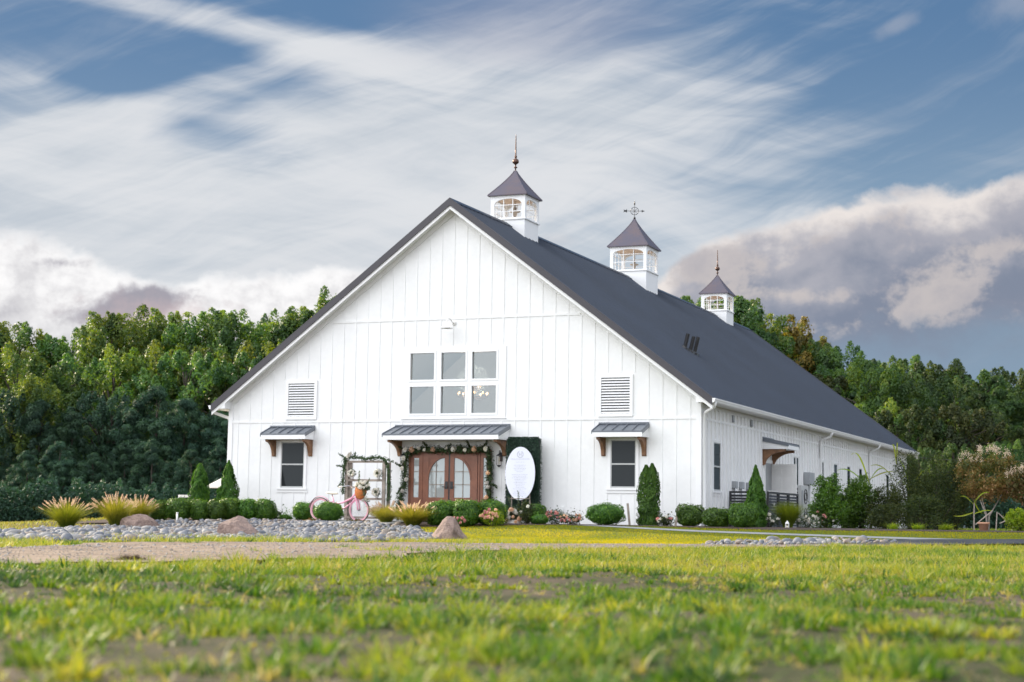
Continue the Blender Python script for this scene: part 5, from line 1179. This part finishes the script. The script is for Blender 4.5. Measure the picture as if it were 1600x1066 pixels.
shrub(838, 789, -1.7, 30, 'boxwood at the foot of the green panel', G4, 'ball'); shrub(843, 805, -2.5, 24, 'low boxwood in front of the green panel, right of the sign', G4, 'ball', n=1500)
shrub(946, 788, -2.2, 60, 'wide round boxwood below the right front window', G4, 'ball', n=3600)
shrub(1078, 791, -1.7, 40, 'clipped boxwood before the corner of the barn', G4); shrub(1119, 796, -2.3, 40, 'low clipped boxwood just past the barn corner', G4); shrub(1160, 788, -2.6, 46, 'tall round boxwood in front of the black screen', G4, 'ball', n=3200)
# low flowering plants
def flowers(px, pytop, Y, wpx_, label, fl, nf, mat='olive', cat='flowers', name='flowering_plant', group='flowering plants in the beds', dscale=.8, leaf=.05):
    t = shrub(px, pytop, Y, wpx_, label, group, 'loose', mat, leaf, 700, None, name, cat, dscale)
    p = t.location; D = depth(np.array(p)); w_ = wpx_*D/F_PX; h_ = (CAM + ray(px, pytop)*D)[2] - p.z
    for k in range(nf):
        a = rng.uniform(-.46, .46); rose(t, (a*w_, -w_*dscale*.42*math.sqrt(max(.05, 1-(2*a)**2)), h_*rng.uniform(.45, 1.02)), fl[k % len(fl)], rng.uniform(.5, .95))
flowers(720, 808, -4.45, 24, 'small green plant with a few pink blooms by the pointed boulder', ['pinkpetal'], 6, 'arbleaf')
flowers(769, 797, -4.05, 40, 'yellow green drift of peach and coral blooms before the door hedge', ['peachpetal', 'pinkpetal', 'peachpetal'], 26, 'reed')
flowers(868, 799, -1.9, 30, 'dark leafy rose bush with pink blooms right of the green panel', ['pinkpetal'], 12, 'ivyleaf')
flowers(893, 805, -2.0, 36, 'low spread of pink roses left of the wide boxwood', ['pinkpetal', 'peachpetal'], 18, 'olive')
flowers(1040, 808, -1.9, 26, 'thin rose bush with faded pink blooms between the stakes', ['pinkpetal', 'whitepetal'], 9, 'olive')
flowers(822, 786, -2.5, 22, 'wispy upright olive shrub in front of the flower box', ['whitepetal'], 2, 'olive', 'shrub', 'wispy_shrub')
flowers(432, 800, -1.6, 18, 'dark leggy seedling by the wall at the end of the left hedge', ['pinkpetal'], 1, 'ivyleaf', 'plant', 'seedling')
flowers(446, 806, -2.0, 24, 'low dark green plant between the left hedge and the bicycle', ['whitepetal'], 1, 'arbleaf', 'plant', 'low_plant')
flowers(1203, 803, -.6, 34, 'grey green bush with small white blooms left of the fountain grass', ['whitepetal'], 10, 'silver', 'shrub')
flowers(1262, 806, .4, 44, 'grey green bush with white blooms before the heat pump', ['whitepetal'], 14, 'silver', 'shrub')
flowers(1290, 800, 1.2, 30, 'low shrub with pale pink blooms at the foot of the tall laurels', ['pinkpetal', 'whitepetal'], 8, 'olive', 'shrub')
for px, lab in ((490, 'brown withered ground plant left under the bicycle'), (556, 'brown withered ground plant under the bicycle pedals')):
    q = ground_at(px, 815, -3.3); n = 500; a_ = rng.uniform(0, 6.28, n); rr = np.sqrt(rng.uniform(0, 1, n)); P = np.stack([rr*np.cos(a_)*.42, rr*np.sin(a_)*.25, rng.uniform(.0, .14, n)*(1-rr*.7)], 1)
    tag(put('withered_plant', leafmesh('withered_plant', P, sph(n)+np.array([0, 0, .5]), .07, .03, rng.uniform(0, .6, n), 'rustleaf'), None, tuple(q)), lab, 'plant', 'withered plants')
# arborvitae: overlapping upright sprays
def arborvitae(px, pytop, wpx_, label, pos, tips=1, seed=1, col=False):
    D = depth(pos); w_ = wpx_*D/F_PX; h_ = (CAM + ray(px, pytop)*D)[2] - pos[2]; g = np.random.default_rng(seed)
    n = 9000; z = g.uniform(0, 1, n)**1.15
    prof = np.interp(z, [0, .08, .3, .6, .85, 1], [.75, .95, 1., .72, .36, .05] if not col else [.8, .97, 1., .88, .58, .12])
    a = g.uniform(0, 6.28, n); lump = 1 + .26*(vnoise(a*2.2, z*9, 1., seed)-.5)*2 + .18*(vnoise(a*4.5, z*24, 1., seed+9)-.5)*2
    rr = prof*lump*(1-np.abs(g.normal(0, .12, n))); cx = np.zeros(n)
    if tips == 2:
        sd = g.integers(0, 2, n)*2-1; cx = sd*.40*np.clip(z*1.15, .3, .62)*w_*.62; rr = rr*.86*(1+.15*(z < .3)); z = z*np.where(sd > 0, 1., .975)
        rr = np.maximum(rr, .13*(z < .93))
    P = np.stack([cx + rr*np.cos(a)*w_/2, rr*np.sin(a)*w_/2, z*h_+.03], 1)
    out = np.stack([np.cos(a), np.sin(a), np.zeros(n)], 1); tint = np.clip(g.normal(.42, .2, n) + .35*(vnoise(a*3, z*14, 1., seed+1)-.5), 0, 1)
    t = empty('arborvitae', tuple(pos), label, 'evergreen', 'upright arborvitaes')
    put('foliage', leafmesh('foliage', P, out + np.array([0, 0, .15]), g.uniform(.05, .10, n), g.uniform(.022, .036, n), tint, 'arbleaf', along=out*.7+np.array([0, 0, 1.])), t)
    MB().tube([(0, 0, -.05), (0, 0, h_*.5), (0, 0, h_*.9)], [.035, .025, .008], 6).build('trunk', 'bark', t)
arborvitae(310, 727, 30, 'small bright evergreen at the left, clear of the barn', ground_at(310, 810, -1.2), seed=3, col=True)
arborvitae(355, 722, 33, 'pointed evergreen in front of the left corner of the barn', ground_at(355, 810, -1.5), seed=4)
arborvitae(1014, 727, 32, 'tall twin-tipped evergreen beside the right front window', ground_at(1014, 815, -1.5), 2, 5, True)
arborvitae(1181, 730, 34, 'conical dark evergreen before the black louvred screen', ground_at(1181, 815, -.9), seed=6)
# plumed ornamental grasses
def plumed(px, pybase, pytop, wpx_, label, n_pl, pos=None, yellow=.5):
    p = gp(px, pybase) if pos is None else np.array(pos); D = depth(p); k = D/F_PX; w_ = wpx_*k; h_ = (CAM + ray(px, pytop)*D)[2]-p[2]
    t = empty('fountain_grass', tuple(p), label, 'ornamental grass', 'plumed ornamental grasses')
    n = 3600; a = rng.uniform(0, 6.28, n); rr = np.sqrt(rng.uniform(0, 1, n))*w_*.13
    V, F, bi = blades(np.stack([rr*np.cos(a), rr*np.sin(a), np.zeros(n)], 1), rng.uniform(.38, 1.02, n)*h_, .0065, rng.uniform(.04, 1.0, n)*w_/h_*.50, 5, .9, a + rng.normal(0, .35, n))
    put('leaf_blades', np_mesh('leaf_blades', V, F, 'fountain', np.clip(rng.normal(yellow-.48, .18, n)[bi] + .55*np.tile(np.repeat(np.linspace(0, 1, 6), 2), n), 0, 1)), t)
    st = MB(); Pp, Nn, Al = [], [], []
    for i in range(n_pl):
        a = rng.uniform(0, 6.28); sp_ = rng.uniform(.1, 1)**.7; hh = h_*rng.uniform(.72, 1.0)*(1-.22*sp_**2); ex = w_*.52*sp_
        d = np.array([math.cos(a), math.sin(a), 0]); b = d*w_*.05; e = d*ex + np.array([0, 0, hh])
        mid = b*.4 + d*ex*.3 + np.array([0, 0, hh*.6]); st.tube([b, mid, e], [.004, .003, .002], 4)
        ax = unit((e-mid)[None])[0]; L_ = h_*.17
        q = rng.uniform(-.2, 1, 46); rad = .013*np.sqrt(np.clip(1-np.abs(q-.35)/.68, 0.05, 1)); off = sph(46)
        Pp.append(e + ax*(q*L_)[:, None] + off*rad[:, None]); Nn.append(off); Al.append(np.tile(ax, (46, 1)) + off*.5)
    st.build('stalks', 'fountain', t)
    Pp, Nn, Al = map(np.concatenate, (Pp, Nn, Al))
    put('plumes', leafmesh('plumes', Pp, Nn, .040, .010, rng.uniform(0, 1, len(Pp)), 'plume', along=Al), t)
plumed(104, 827, 780, 74, 'fountain grass clump with pale plumes, standing alone at the far left', 56)
plumed(180, 824, 774, 62, 'tall yellow fountain grass directly behind the flat boulder', 60, yellow=.65)
plumed(216, 818, 777, 52, 'fountain grass with pink plumes between the flat boulder and the hedge', 54, yellow=.65)
plumed(603, 821, 786, 56, 'golden fountain grass clump left of the doors beside the front bicycle wheel', 46, pos=ground_at(603, 815, -3.5), yellow=.7)
plumed(645, 826, 785, 74, 'large golden fountain grass clump in front of the doors above the stones', 60, pos=ground_at(645, 820, -4.4), yellow=.7)
# soft green mound grass without plumes
p = ground_at(1231, 820, -.2); D = depth(p); h_ = (CAM + ray(1231, 783)*D)[2]-p[2]; t = empty('feather_grass', tuple(p), 'soft fine light green grass mound by the black screens', 'ornamental grass')
n = 3200; a = rng.uniform(0, 6.28, n); rr = np.sqrt(rng.uniform(0, 1, n))*.12
V, F, bi = blades(np.stack([rr*np.cos(a), rr*np.sin(a), np.zeros(n)], 1), rng.uniform(.6, 1.08, n)*h_, .006, rng.uniform(.05, .55, n), 5, .8, a+rng.normal(0, .4, n))
put('leaf_blades', np_mesh('leaf_blades', V, F, 'fountain', np.clip(rng.normal(.18, .12, n), 0, 1)[bi]), t)
# tall screening shrubs on the right
def bush(px, pytop, wpx_, label, pos, mat='ivyleaf', n=3200, leaf=.075, name='tall_shrub', group='tall shrubs along the side wall', ncl=44):
    n *= 2; pos = np.array([pos[0], pos[1], g1(pos[0], pos[1])]); D = depth(pos); w_ = wpx_*D/F_PX; h_ = (CAM + ray(px, pytop)*D)[2]-pos[2]; g = np.random.default_rng(int(px))
    P, N, T = [], [], []; m = MB()
    for c_ in range(ncl):
        z = g.uniform(.12, .96); rad = w_/2*np.interp(z, [0, .25, .6, 1], [.75, 1., .85, .35]); a = g.uniform(0, 6.28); r_ = rad*math.sqrt(g.uniform(.05, 1))
        c0 = np.array([r_*math.cos(a), r_*math.sin(a), z*h_]); k = n//ncl; up = np.array([c0[0]*.35, c0[1]*.35, h_*.22])
        s_ = g.uniform(-.6, 1, k)[:, None]; P.append(c0 + up*s_ + g.normal(0, 1, (k, 3))*np.array([.13, .13, .08])*w_*.9*(1.1-np.clip(s_, 0, 1)*.8)); N.append(g.normal(0, 1, (k, 3)) + np.array([0, 0, .4]) + up*.5); T.append(np.clip(g.normal(g.uniform(.25, .6), .2, k), 0, 1))
        if c_ % 3 == 0: m.tube([(0, 0, -.05), tuple(c0*np.array([.4, .4, .5])), tuple(c0+up*.5)], [.022, .014, .005], 5)
    P, N, T = map(np.concatenate, (P, N, T)); P[:, 2] = np.clip(P[:, 2], .03, None)
    t = empty(name, tuple(pos), label, 'shrub', group); put('foliage', leafmesh('foliage', P, N, g.uniform(.7, 1.3, len(P))*leaf, g.uniform(.3, .5, len(P))*leaf, T, mat, along=np.tile([0, 0, 1.], (len(P), 1))+g.normal(0, .9, (len(P), 3))), t); m.build('stem', 'bark', t); return t
bush(1296, 752, 50, 'tall glossy laurel bush nearest the heat pump', atD(1292, 815, 46.5), 'boxleaf', 4200)
bush(1347, 754, 50, 'tall glossy laurel bush in front of the row of side windows', atD(1347, 815, 47.5), 'boxleaf', 4200)
bush(1320, 778, 36, 'shorter dark bush between the two tall laurels', atD(1318, 815, 48), 'ivyleaf', 2200)
bush(1388, 768, 56, 'olive brushy shrub right of the laurels', atD(1385, 815, 47), 'olive', 3400, .06)
bush(1430, 722, 64, 'tall shaggy olive shrub against the far end of the barn', atD(1422, 815, 48), 'olive', 4200, .06)
bush(1466, 724, 64, 'tall dark olive shrub past the end of the barn', atD(1462, 815, 47.5), 'olive', 4000, .06)
bush(1492, 735, 44, 'dark olive shrub beside the rusty trees', atD(1492, 815, 48.5), 'olive', 3000, .06)
bush(1440, 782, 70, 'low dark shrub before the shaggy olive shrubs', atD(1440, 820, 46), 'olive', 2600, .06)
bush(1390, 795, 60, 'low dark shrub at the foot of the right laurel', atD(1390, 820, 45.5), 'olive', 2200, .06)
bush(1590, 800, 40, 'low yellow green shrub at the right edge under the rusty trees', atD(1592, 820, 44), 'reed', 1600, .07)
for px, lab in ((1434, 'small spiky yellow tuft at the front of the right bed'), (1478, 'small spiky tuft under the dark olive shrubs'), (1395, 'small spiky tuft before the low dark shrub')):
    q = atD(px, 826, 43.6); n = 160; V, F, bi = blades(rng.normal(0, .05, (n, 3))*np.array([1, 1, 0]), rng.uniform(.12, .28, n), .02, rng.uniform(.2, 1.1, n), 4, .8)
    tag(put('spiky_tuft', np_mesh('spiky_tuft', V, F, 'reed', np.clip(rng.normal(.4, .2, n), 0, 1)[bi]), None, (q[0], q[1], g1(q[0], q[1]))), lab, 'plant', 'spiky tufts')
# tall reeds with broad bright leaves
def reed(px, pybase, pytop, D, lvs, label, lean=0., stalk=True, wid=.055):
    q = atD(px, pybase, D); p = np.array([q[0], q[1], g1(q[0], q[1])]); k = D/F_PX; h_ = (CAM + ray(px, pytop)*D)[2]-p[2]
    t = empty('tall_reed', tuple(p), label, 'reed', 'tall reeds in the right bed'); rx, ry = _r[0], _r[1]
    m = MB(); m.tube([(0, 0, -.05), (lean*.4*rx, lean*.4*ry, h_*.5), (lean*rx, lean*ry, h_*.95)], [.008, .006, .003], 6); m.build('stalk', 'bark', t)
    for zb, ex, ez, w_ in lvs:
        w_ *= .68                            # each leaf: start height, sideways reach, rise
        b = np.array([lean*(zb/h_)*rx, lean*(zb/h_)*ry, zb]); dv = np.array([rx*ex, ry*ex, 0]); sd = np.array([-ry, rx, 0])*.25 + np.array([0, 0, .9]) if abs(ex) > abs(ez) else np.array([rx, ry, .1])
        sd = unit(sd[None])[0]; dy_ = np.array([-ry, rx, 0])*rng.uniform(-.12, .12); vs = []
        for t_ in np.linspace(0, 1, 9):
            c0 = b + dv*t_ + dy_*t_ + np.array([0, 0, ez*math.sin(t_*math.pi*.62)/math.sin(math.pi*.62)]); wv = w_*(math.sin(math.pi*min(1, t_*.85+.12))**.8)*.5 + .001
            vs += [c0 - sd*wv, c0 + np.array([-ry, rx, 0])*.012, c0 + sd*wv]
        fs = [(i*3+j, i*3+j+1, i*3+j+4, i*3+j+3) for i in range(8) for j in (0, 1)]
        put('leaf', np_mesh('leaf', np.array(vs), np.array(fs), 'reed', np.full(len(vs), rng.uniform(.3, .9)), True), t)
reed(1362, 825, 690, 48.6, ((1.3, -.55, .85, .07), (1.15, -.95, .55, .06), (1.4, .45, .35, .06), (1.45, .8, .22, .05), (1.0, -.7, .25, .05)), 'tall reed with the longest bright leaf, crossing the side wall', -.1)
reed(1400, 825, 655, 48.8, ((1.9, -.12, .55, .06), (1.9, .05, .6, .06), (1.4, -.75, .45, .05), (1.3, .5, .3, .05)), 'tallest reed with twin upright leaves against the roof edge', .05)
reed(1430, 825, 705, 49.0, ((1.2, -.5, .8, .06), (1.2, .5, .5, .05), (1.0, -.4, .4, .05), (1.0, .45, .65, .045)), 'reed arching under the far corner of the eave', -.2)
reed(1520, 828, 768, 43.5, ((.75, .38, .25, .05), (.7, -.35, .2, .045), (.5, -.5, -.1, .05), (.45, .5, .1, .045), (.8, .3, -.3, .045)), 'bent yellow reed in front of the staked rusty trees', .05)
# small staked trees with rusty crowns
def small_tree(px, pytop, pycrown, wpx_, D, label, rusty=True):
    q = atD(px, 828, D); p = np.array([q[0], q[1], g1(q[0], q[1])]); k = D/F_PX; w_ = wpx_*k; h_ = (CAM + ray(px, pytop)*D)[2]-p[2]; zc = (CAM + ray(px, pycrown)*D)[2]-p[2]
    g = np.random.default_rng(int(px)); t = empty('rusty_tree', tuple(p), label, 'small tree', 'staked rusty trees'); m = MB(); P, N, T = [], [], []
    for i in range(3): a = i*2.1; m.tube([(.03*math.cos(a), .03*math.sin(a), -.05), (.05*math.cos(a), .05*math.sin(a), zc*.6), (.22*w_*math.cos(a), .22*w_*math.sin(a), zc+.3)], [.03, .024, .012], 6)
    for c_ in range(58):
        u = unit(g.normal(0, 1, (1, 3)))[0]; rr = g.uniform(.45, 1)**.5
        c0 = np.array([u[0]*w_/2, u[1]*w_/2, u[2]*(h_-zc)/2])*rr*.85 + np.array([0, 0, (h_+zc)/2]); kk = 120
        P.append(c0 + g.normal(0, .085, (kk, 3))); N.append(g.normal(0, .8, (kk, 3))+u); low_ = .62-.5*(c0[2]-zc)/(h_-zc)
        T.append(np.clip(g.normal(low_ + g.uniform(-.15, .2), .16, kk), 0, 1))
    P, N, T = map(np.concatenate, (P, N, T)); put('crown', leafmesh('crown', P, N, g.uniform(.06, .10, len(P)), .042, T, 'rustleaf'), t); m.build('trunk', 'palebark', t, True)
    Pb, Nb = [], []
    for c_ in range(26):
        a = g.uniform(0, 6.28); r_ = w_*.46*math.sqrt(g.uniform(0, 1)); c0 = np.array([r_*math.cos(a), r_*math.sin(a), zc + (h_-zc)*(.62+.36*math.sqrt(max(0, 1-(2*r_/w_)**2)))]); kk = 40
        Pb.append(c0 + g.normal(0, 1, (kk, 3))*np.array([.03, .03, .06])); Nb.append(g.normal(0, 1, (kk, 3)))
    Pb, Nb = map(np.concatenate, (Pb, Nb)); put('blossoms', leafmesh('blossoms', Pb, Nb, .03, .022, g.uniform(0, .8, len(Pb)), 'plume'), t)
    return p
p1 = small_tree(1543, 698, 790, 102, 47, 'rusty leaved staked tree with pale blossom tips, left of the pair')
p2 = small_tree(1612, 728, 794, 84, 46, 'rusty leaved staked tree cut by the right edge of the photo')
def prop(a, b, lab):
    a, b = np.array(a), np.array(b); o = MB().tube([(0, 0, 0), tuple(b-a)], .016, 6).build('tree_stake', 'greywood'); o.location = a; tag(o, lab, 'stake', 'stakes and braces of the rusty trees')
def P3(px, py, D): q = atD(px, py, D); return q
for (xa, ya), (xb, yb), lab in (((1522, 830), (1522, 786), 'upright pale stake left of the rusty trees'), ((1556, 832), (1558, 800), 'upright pale stake under the left rusty tree'), ((1524, 820), (1551, 798), 'slanting brace left of the left rusty tree'), ((1562, 818), (1585, 808), 'flat brace running between the rusty trees'), ((1560, 802), (1584, 824), 'crossing brace between the rusty trees'), ((1580, 832), (1592, 800), 'upright stake at the right rusty tree')):
    prop(P3(xa, ya, 45.6), P3(xb, yb, 45.6), lab)
# ------------------------------------------------------------------ trees
def crown_geo(kind, seed, H, W):
    """a crown of many small leaves in clumps through an uneven envelope, and the limbs that carry them"""
    g = np.random.default_rng(seed); P, N, T = [], [], []; limbs = MB()
    if kind == 'pine':   ncl, per, z0, L_, Wd = 150, 210, .05, .30, .055
    elif kind == 'tall': ncl, per, z0, L_, Wd = 120, 180, .10, .19, .12
    else:                ncl, per, z0, L_, Wd = 170, 170, .06, .19, .12
    for c in range(ncl):
        z = g.uniform(z0, 1.)
        if kind == 'pine': env = np.interp(z, [0, .12, .35, .7, .9, 1], [.72, .95, 1., .68, .36, .06])
        elif kind == 'tall': env = np.interp(z, [0, .2, .45, .75, .92, 1], [.35, .75, 1., .92, .66, .36])
        else: env = np.interp(z, [0, .12, .4, .75, .93, 1], [.55, .9, 1., .90, .62, .34])
        a = g.uniform(0, 6.28); env *= .70 + .60*vnoise(a*1.3+seed, z*4.1, 1., seed % 23)
        r_ = W/2*env*math.sqrt(g.uniform(.10, 1)); c0 = np.array([r_*math.cos(a), r_*math.sin(a), z*H])
        if kind == 'pine':                               # round tufts of needles
            cr = g.uniform(.035, .075)*H*(1.-.35*z) + .08; u = unit(g.normal(0, 1, (per, 3))); u[:, 2] = np.where(g.uniform(0, 1, per) < .5, np.abs(u[:, 2]), u[:, 2])
            p = c0 + u*np.array([1, 1, .95])*(cr*g.uniform(.25, 1.08, per)**.7)[:, None]; nn = u + np.array([0, 0, .3])
        else:                                            # upswept sprays tapering to a tip
            hh = H*g.uniform(.05, .13)*(1.15 if kind == 'tall' else .95); rr = hh*g.uniform(.38, .62); t_ = g.uniform(0, 1, per)**.85
            up = unit((np.array([0, 0, 1.]) + c0*np.array([1, 1, 0])/W*g.uniform(.3, 1.3))[None])[0]
            wd = rr*np.interp(t_, [0, .25, .6, 1], [.7, 1., .78, .25]); off = unit(g.normal(0, 1, (per, 3))); off[:, 2] *= .5
            p = c0 + up*(t_*hh - hh*.35)[:, None] + off*(wd*g.uniform(.3, 1.1, per)**.6)[:, None]; nn = off + np.array([0, 0, .3])
        P.append(p); N.append(nn + .4*c0*np.array([1, 1, 0])/W); T.append(np.clip(g.normal(g.uniform(.15, .78), .15, per), 0, 1))
        if c % (5 if kind != 'pine' else 30) == 0: limbs.tube([(0, 0, max(.1, z-.22)*H), tuple(c0*np.array([.5, .5, 1.]) - np.array([0, 0, .05*H])), tuple(c0)], [.012*H*(1-z)+.03, .045, .015], 5)
    if kind != 'pine':                                   # loose sprigs at the top
        for c in range(16):
            a = g.uniform(0, 6.28); r_ = W/2*.75*math.sqrt(g.uniform(0, 1)); b = np.array([r_*math.cos(a), r_*math.sin(a), H*(.92-.62*r_/W)]); e = b + np.array([g.normal(0, .25), g.normal(0, .25), H*g.uniform(.03, .10)])
            s = g.uniform(0, 1, 60)[:, None]; P.append(b + (e-b)*s + g.normal(0, 1, (60, 3))*(.17*(1.1-s))); N.append(g.normal(0, 1, (60, 3))); T.append(np.clip(g.normal(.5, .2, 60), 0, 1)); limbs.tube([tuple(b*np.array([.3, .3, .85])), tuple(b), tuple(e)], [.05, .03, .01], 4)
    P, N, T = map(np.concatenate, (P, N, T)); n = len(P); P[:, 2] = np.maximum(P[:, 2], .1)
    trunk = limbs; trunk.tube([(0, 0, -.3), (.02*W, 0, H*.3), (-.01*W, .01*W, H*.62), (0, 0, H*.93)], [.022*H, .017*H, .010*H, .02], 8)
    return leaf_arrays(P, N, g.uniform(.7, 1.3, n)*L_, g.uniform(.7, 1.2, n)*Wd, T), trunk
PROTO = {}
for key, kind, mat, sd, H, W in (('pine0', 'pine', 'treedark', 1, 9, 7.2), ('pine1', 'pine', 'treedark', 2, 9, 6.4), ('pine2', 'pine', 'treedark', 3, 9, 8.), ('tall0', 'tall', 'treemid', 4, 12, 5.0), ('tall1', 'tall', 'treemid', 5, 12, 5.8), ('tall2', 'tall', 'treelight', 6, 12, 5.2), ('tall3', 'tall', 'treelight', 12, 12, 6.0),
                                ('bushy0', 'bushy', 'treemid', 7, 10, 8.), ('bushy1', 'bushy', 'treelight', 8, 10, 7.4), ('bushy2', 'bushy', 'treemid', 9, 10, 9.), ('dark0', 'bushy', 'treedark', 13, 10, 8.4), ('dark9', 'bushy', 'treewarm', 14, 10, 8.4), ('pine8', 'pine', 'treewarm', 15, 9, 7.4), ('pine9', 'pine', 'treewarm', 16, 9, 8.), ('gold0', 'tall', 'treegold', 10, 10, 5.6), ('olive0', 'bushy', 'olive', 11, 8, 7.)):
    (V, F, T), tr = crown_geo(kind, sd, H, W); me = np_mesh('crown', V, F, mat, T); to = tr.build('trunk', 'bark', None, True); tm = to.data; bpy.data.objects.remove(to); PROTO[key] = (me, tm, H)
def tree(key, px, pytop, D, label, group, name='tree', wide=1.):
    top = atD(px, pytop, D); z0 = g1(top[0], top[1]); me, tm, H = PROTO[key]; k = (top[2]-z0)/(H*1.05)
    t = empty(name, (top[0], top[1], z0), label, 'tree', group, float(rng.uniform(0, 6.28))); t.scale = (k*wide, k*wide, k)
    put('crown', me, t); put('trunk', tm, t); return t
GL, GR = 'trees in the woods left of the barn', 'trees in the woods right of the barn'
LAB = {'pine': 'dark bushy pine low in the shaded edge of the %s woods', 'tall': 'tall slender green tree standing along the skyline of the %s woods', 'bushy': 'broad mid green tree in the body of the %s woods', 'dark': 'broad dark green tree in the shade of the %s woods', 'gold': 'golden leaved tree in the %s woods', 'olive': 'olive green tree at the edge of the %s woods'}
def row(items, D, side, spread=5):
    for key, px, top in items:
        k = ''.join(c for c in key if not c.isdigit())
        tree(key, px, top, D + rng.uniform(-spread, spread), LAB[k] % side, GL if side == 'left' else GR, {'pine': 'pine_tree', 'tall': 'slender_tree', 'bushy': 'broad_tree', 'dark': 'broad_tree', 'gold': 'golden_tree', 'olive': 'olive_tree'}[k])
row([('tall0', -62, 512), ('tall2', -22, 506), ('tall1', 22, 508), ('tall3', 58, 514), ('tall0', 92, 528), ('tall1', 142, 506), ('tall2', 166, 494), ('tall3', 198, 488), ('tall0', 232, 508), ('tall2', 262, 490), ('tall1', 298, 496), ('tall2', 330, 492), ('tall0', 352, 486), ('tall3', 384, 498), ('tall1', 414, 492), ('tall2', 446, 510), ('tall0', 468, 482), ('tall3', 498, 470), ('tall1', 530, 458), ('tall0', 562, 455)], 124, 'left')
row([('bushy0', -40, 560), ('bushy1', 10, 545), ('tall2', 45, 556), ('bushy2', 84, 566), ('bushy0', 132, 558), ('bushy1', 180, 548), ('tall3', 212, 552), ('bushy1', 250, 542), ('bushy0', 292, 550), ('tall2', 322, 556), ('bushy1', 356, 540), ('bushy2', 398, 552), ('bushy1', 440, 545), ('tall3', 470, 530), ('bushy0', 505, 525)], 112, 'left')
row([('pine0', -30, 632), ('dark0', 22, 610), ('pine1', 66, 622), ('pine2', 112, 640), ('dark0', 160, 612), ('pine0', 205, 634), ('pine1', 246, 600), ('pine2', 292, 618), ('dark0', 330, 640), ('pine1', 372, 622), ('pine0', 420, 630)], 101, 'left', 3)
row([('pine2', -10, 690), ('pine0', 44, 702), ('pine1', 94, 688), ('pine2', 146, 705), ('pine0', 196, 690), ('pine1', 240, 684), ('pine2', 300, 700), ('pine0', 346, 694), ('pine1', 392, 700)], 93, 'left', 3)
row([('tall0', 1084, 462), ('tall0', 1114, 478), ('tall0', 1142, 462), ('tall3', 1170, 482), ('tall1', 1196, 516), ('gold0', 1228, 502), ('gold0', 1252, 520), ('tall0', 1286, 534), ('tall1', 1318, 538), ('tall0', 1346, 562)], 122, 'right')
row([('dark9', 1380, 560), ('bushy0', 1406, 564), ('pine9', 1436, 572), ('dark9', 1466, 566), ('pine8', 1490, 568), ('bushy2', 1520, 580), ('pine8', 1552, 582), ('dark9', 1586, 578), ('pine9', 1622, 574), ('dark9', 1660, 580)], 140, 'right')
row([('bushy1', 1216, 580), ('olive0', 1262, 584), ('bushy2', 1302, 576), ('bushy1', 1360, 572), ('bushy0', 1402, 586), ('pine9', 1446, 604), ('dark9', 1490, 592), ('pine8', 1528, 606), ('pine8', 1566, 600), ('dark9', 1606, 606), ('pine9', 1645, 610)], 116, 'right')
row([('olive0', 1325, 640), ('bushy1', 1372, 628), ('olive0', 1420, 636), ('bushy0', 1455, 650), ('olive0', 1492, 634), ('dark9', 1540, 640), ('bushy2', 1580, 690), ('pine8', 1612, 650)], 100, 'right', 3)
row([('dark9', 1440, 700), ('bushy2', 1490, 694), ('dark9', 1540, 700), ('bushy0', 1572, 690), ('dark9', 1616, 704)], 88, 'right', 3)
tree('tall3', 30, 545, 106, 'yellow green tree catching the sun at the far left of the woods', GL, 'slender_tree')
tree('tall2', 52, 590, 99, 'small yellow lit tree in front of the pines at the far left', GL, 'slender_tree', 1.1)
# undergrowth under the woods
P, N, T = [], [], []
for a, b, D, h in ((-120, 420, 89, 2.2), (-120, 440, 106, 5.), (1290, 1800, 84, 2.8), (1150, 1800, 104, 5.)):
    n = 34000; px = rng.uniform(a, b, n); dd = D + rng.uniform(-2, 3, n)
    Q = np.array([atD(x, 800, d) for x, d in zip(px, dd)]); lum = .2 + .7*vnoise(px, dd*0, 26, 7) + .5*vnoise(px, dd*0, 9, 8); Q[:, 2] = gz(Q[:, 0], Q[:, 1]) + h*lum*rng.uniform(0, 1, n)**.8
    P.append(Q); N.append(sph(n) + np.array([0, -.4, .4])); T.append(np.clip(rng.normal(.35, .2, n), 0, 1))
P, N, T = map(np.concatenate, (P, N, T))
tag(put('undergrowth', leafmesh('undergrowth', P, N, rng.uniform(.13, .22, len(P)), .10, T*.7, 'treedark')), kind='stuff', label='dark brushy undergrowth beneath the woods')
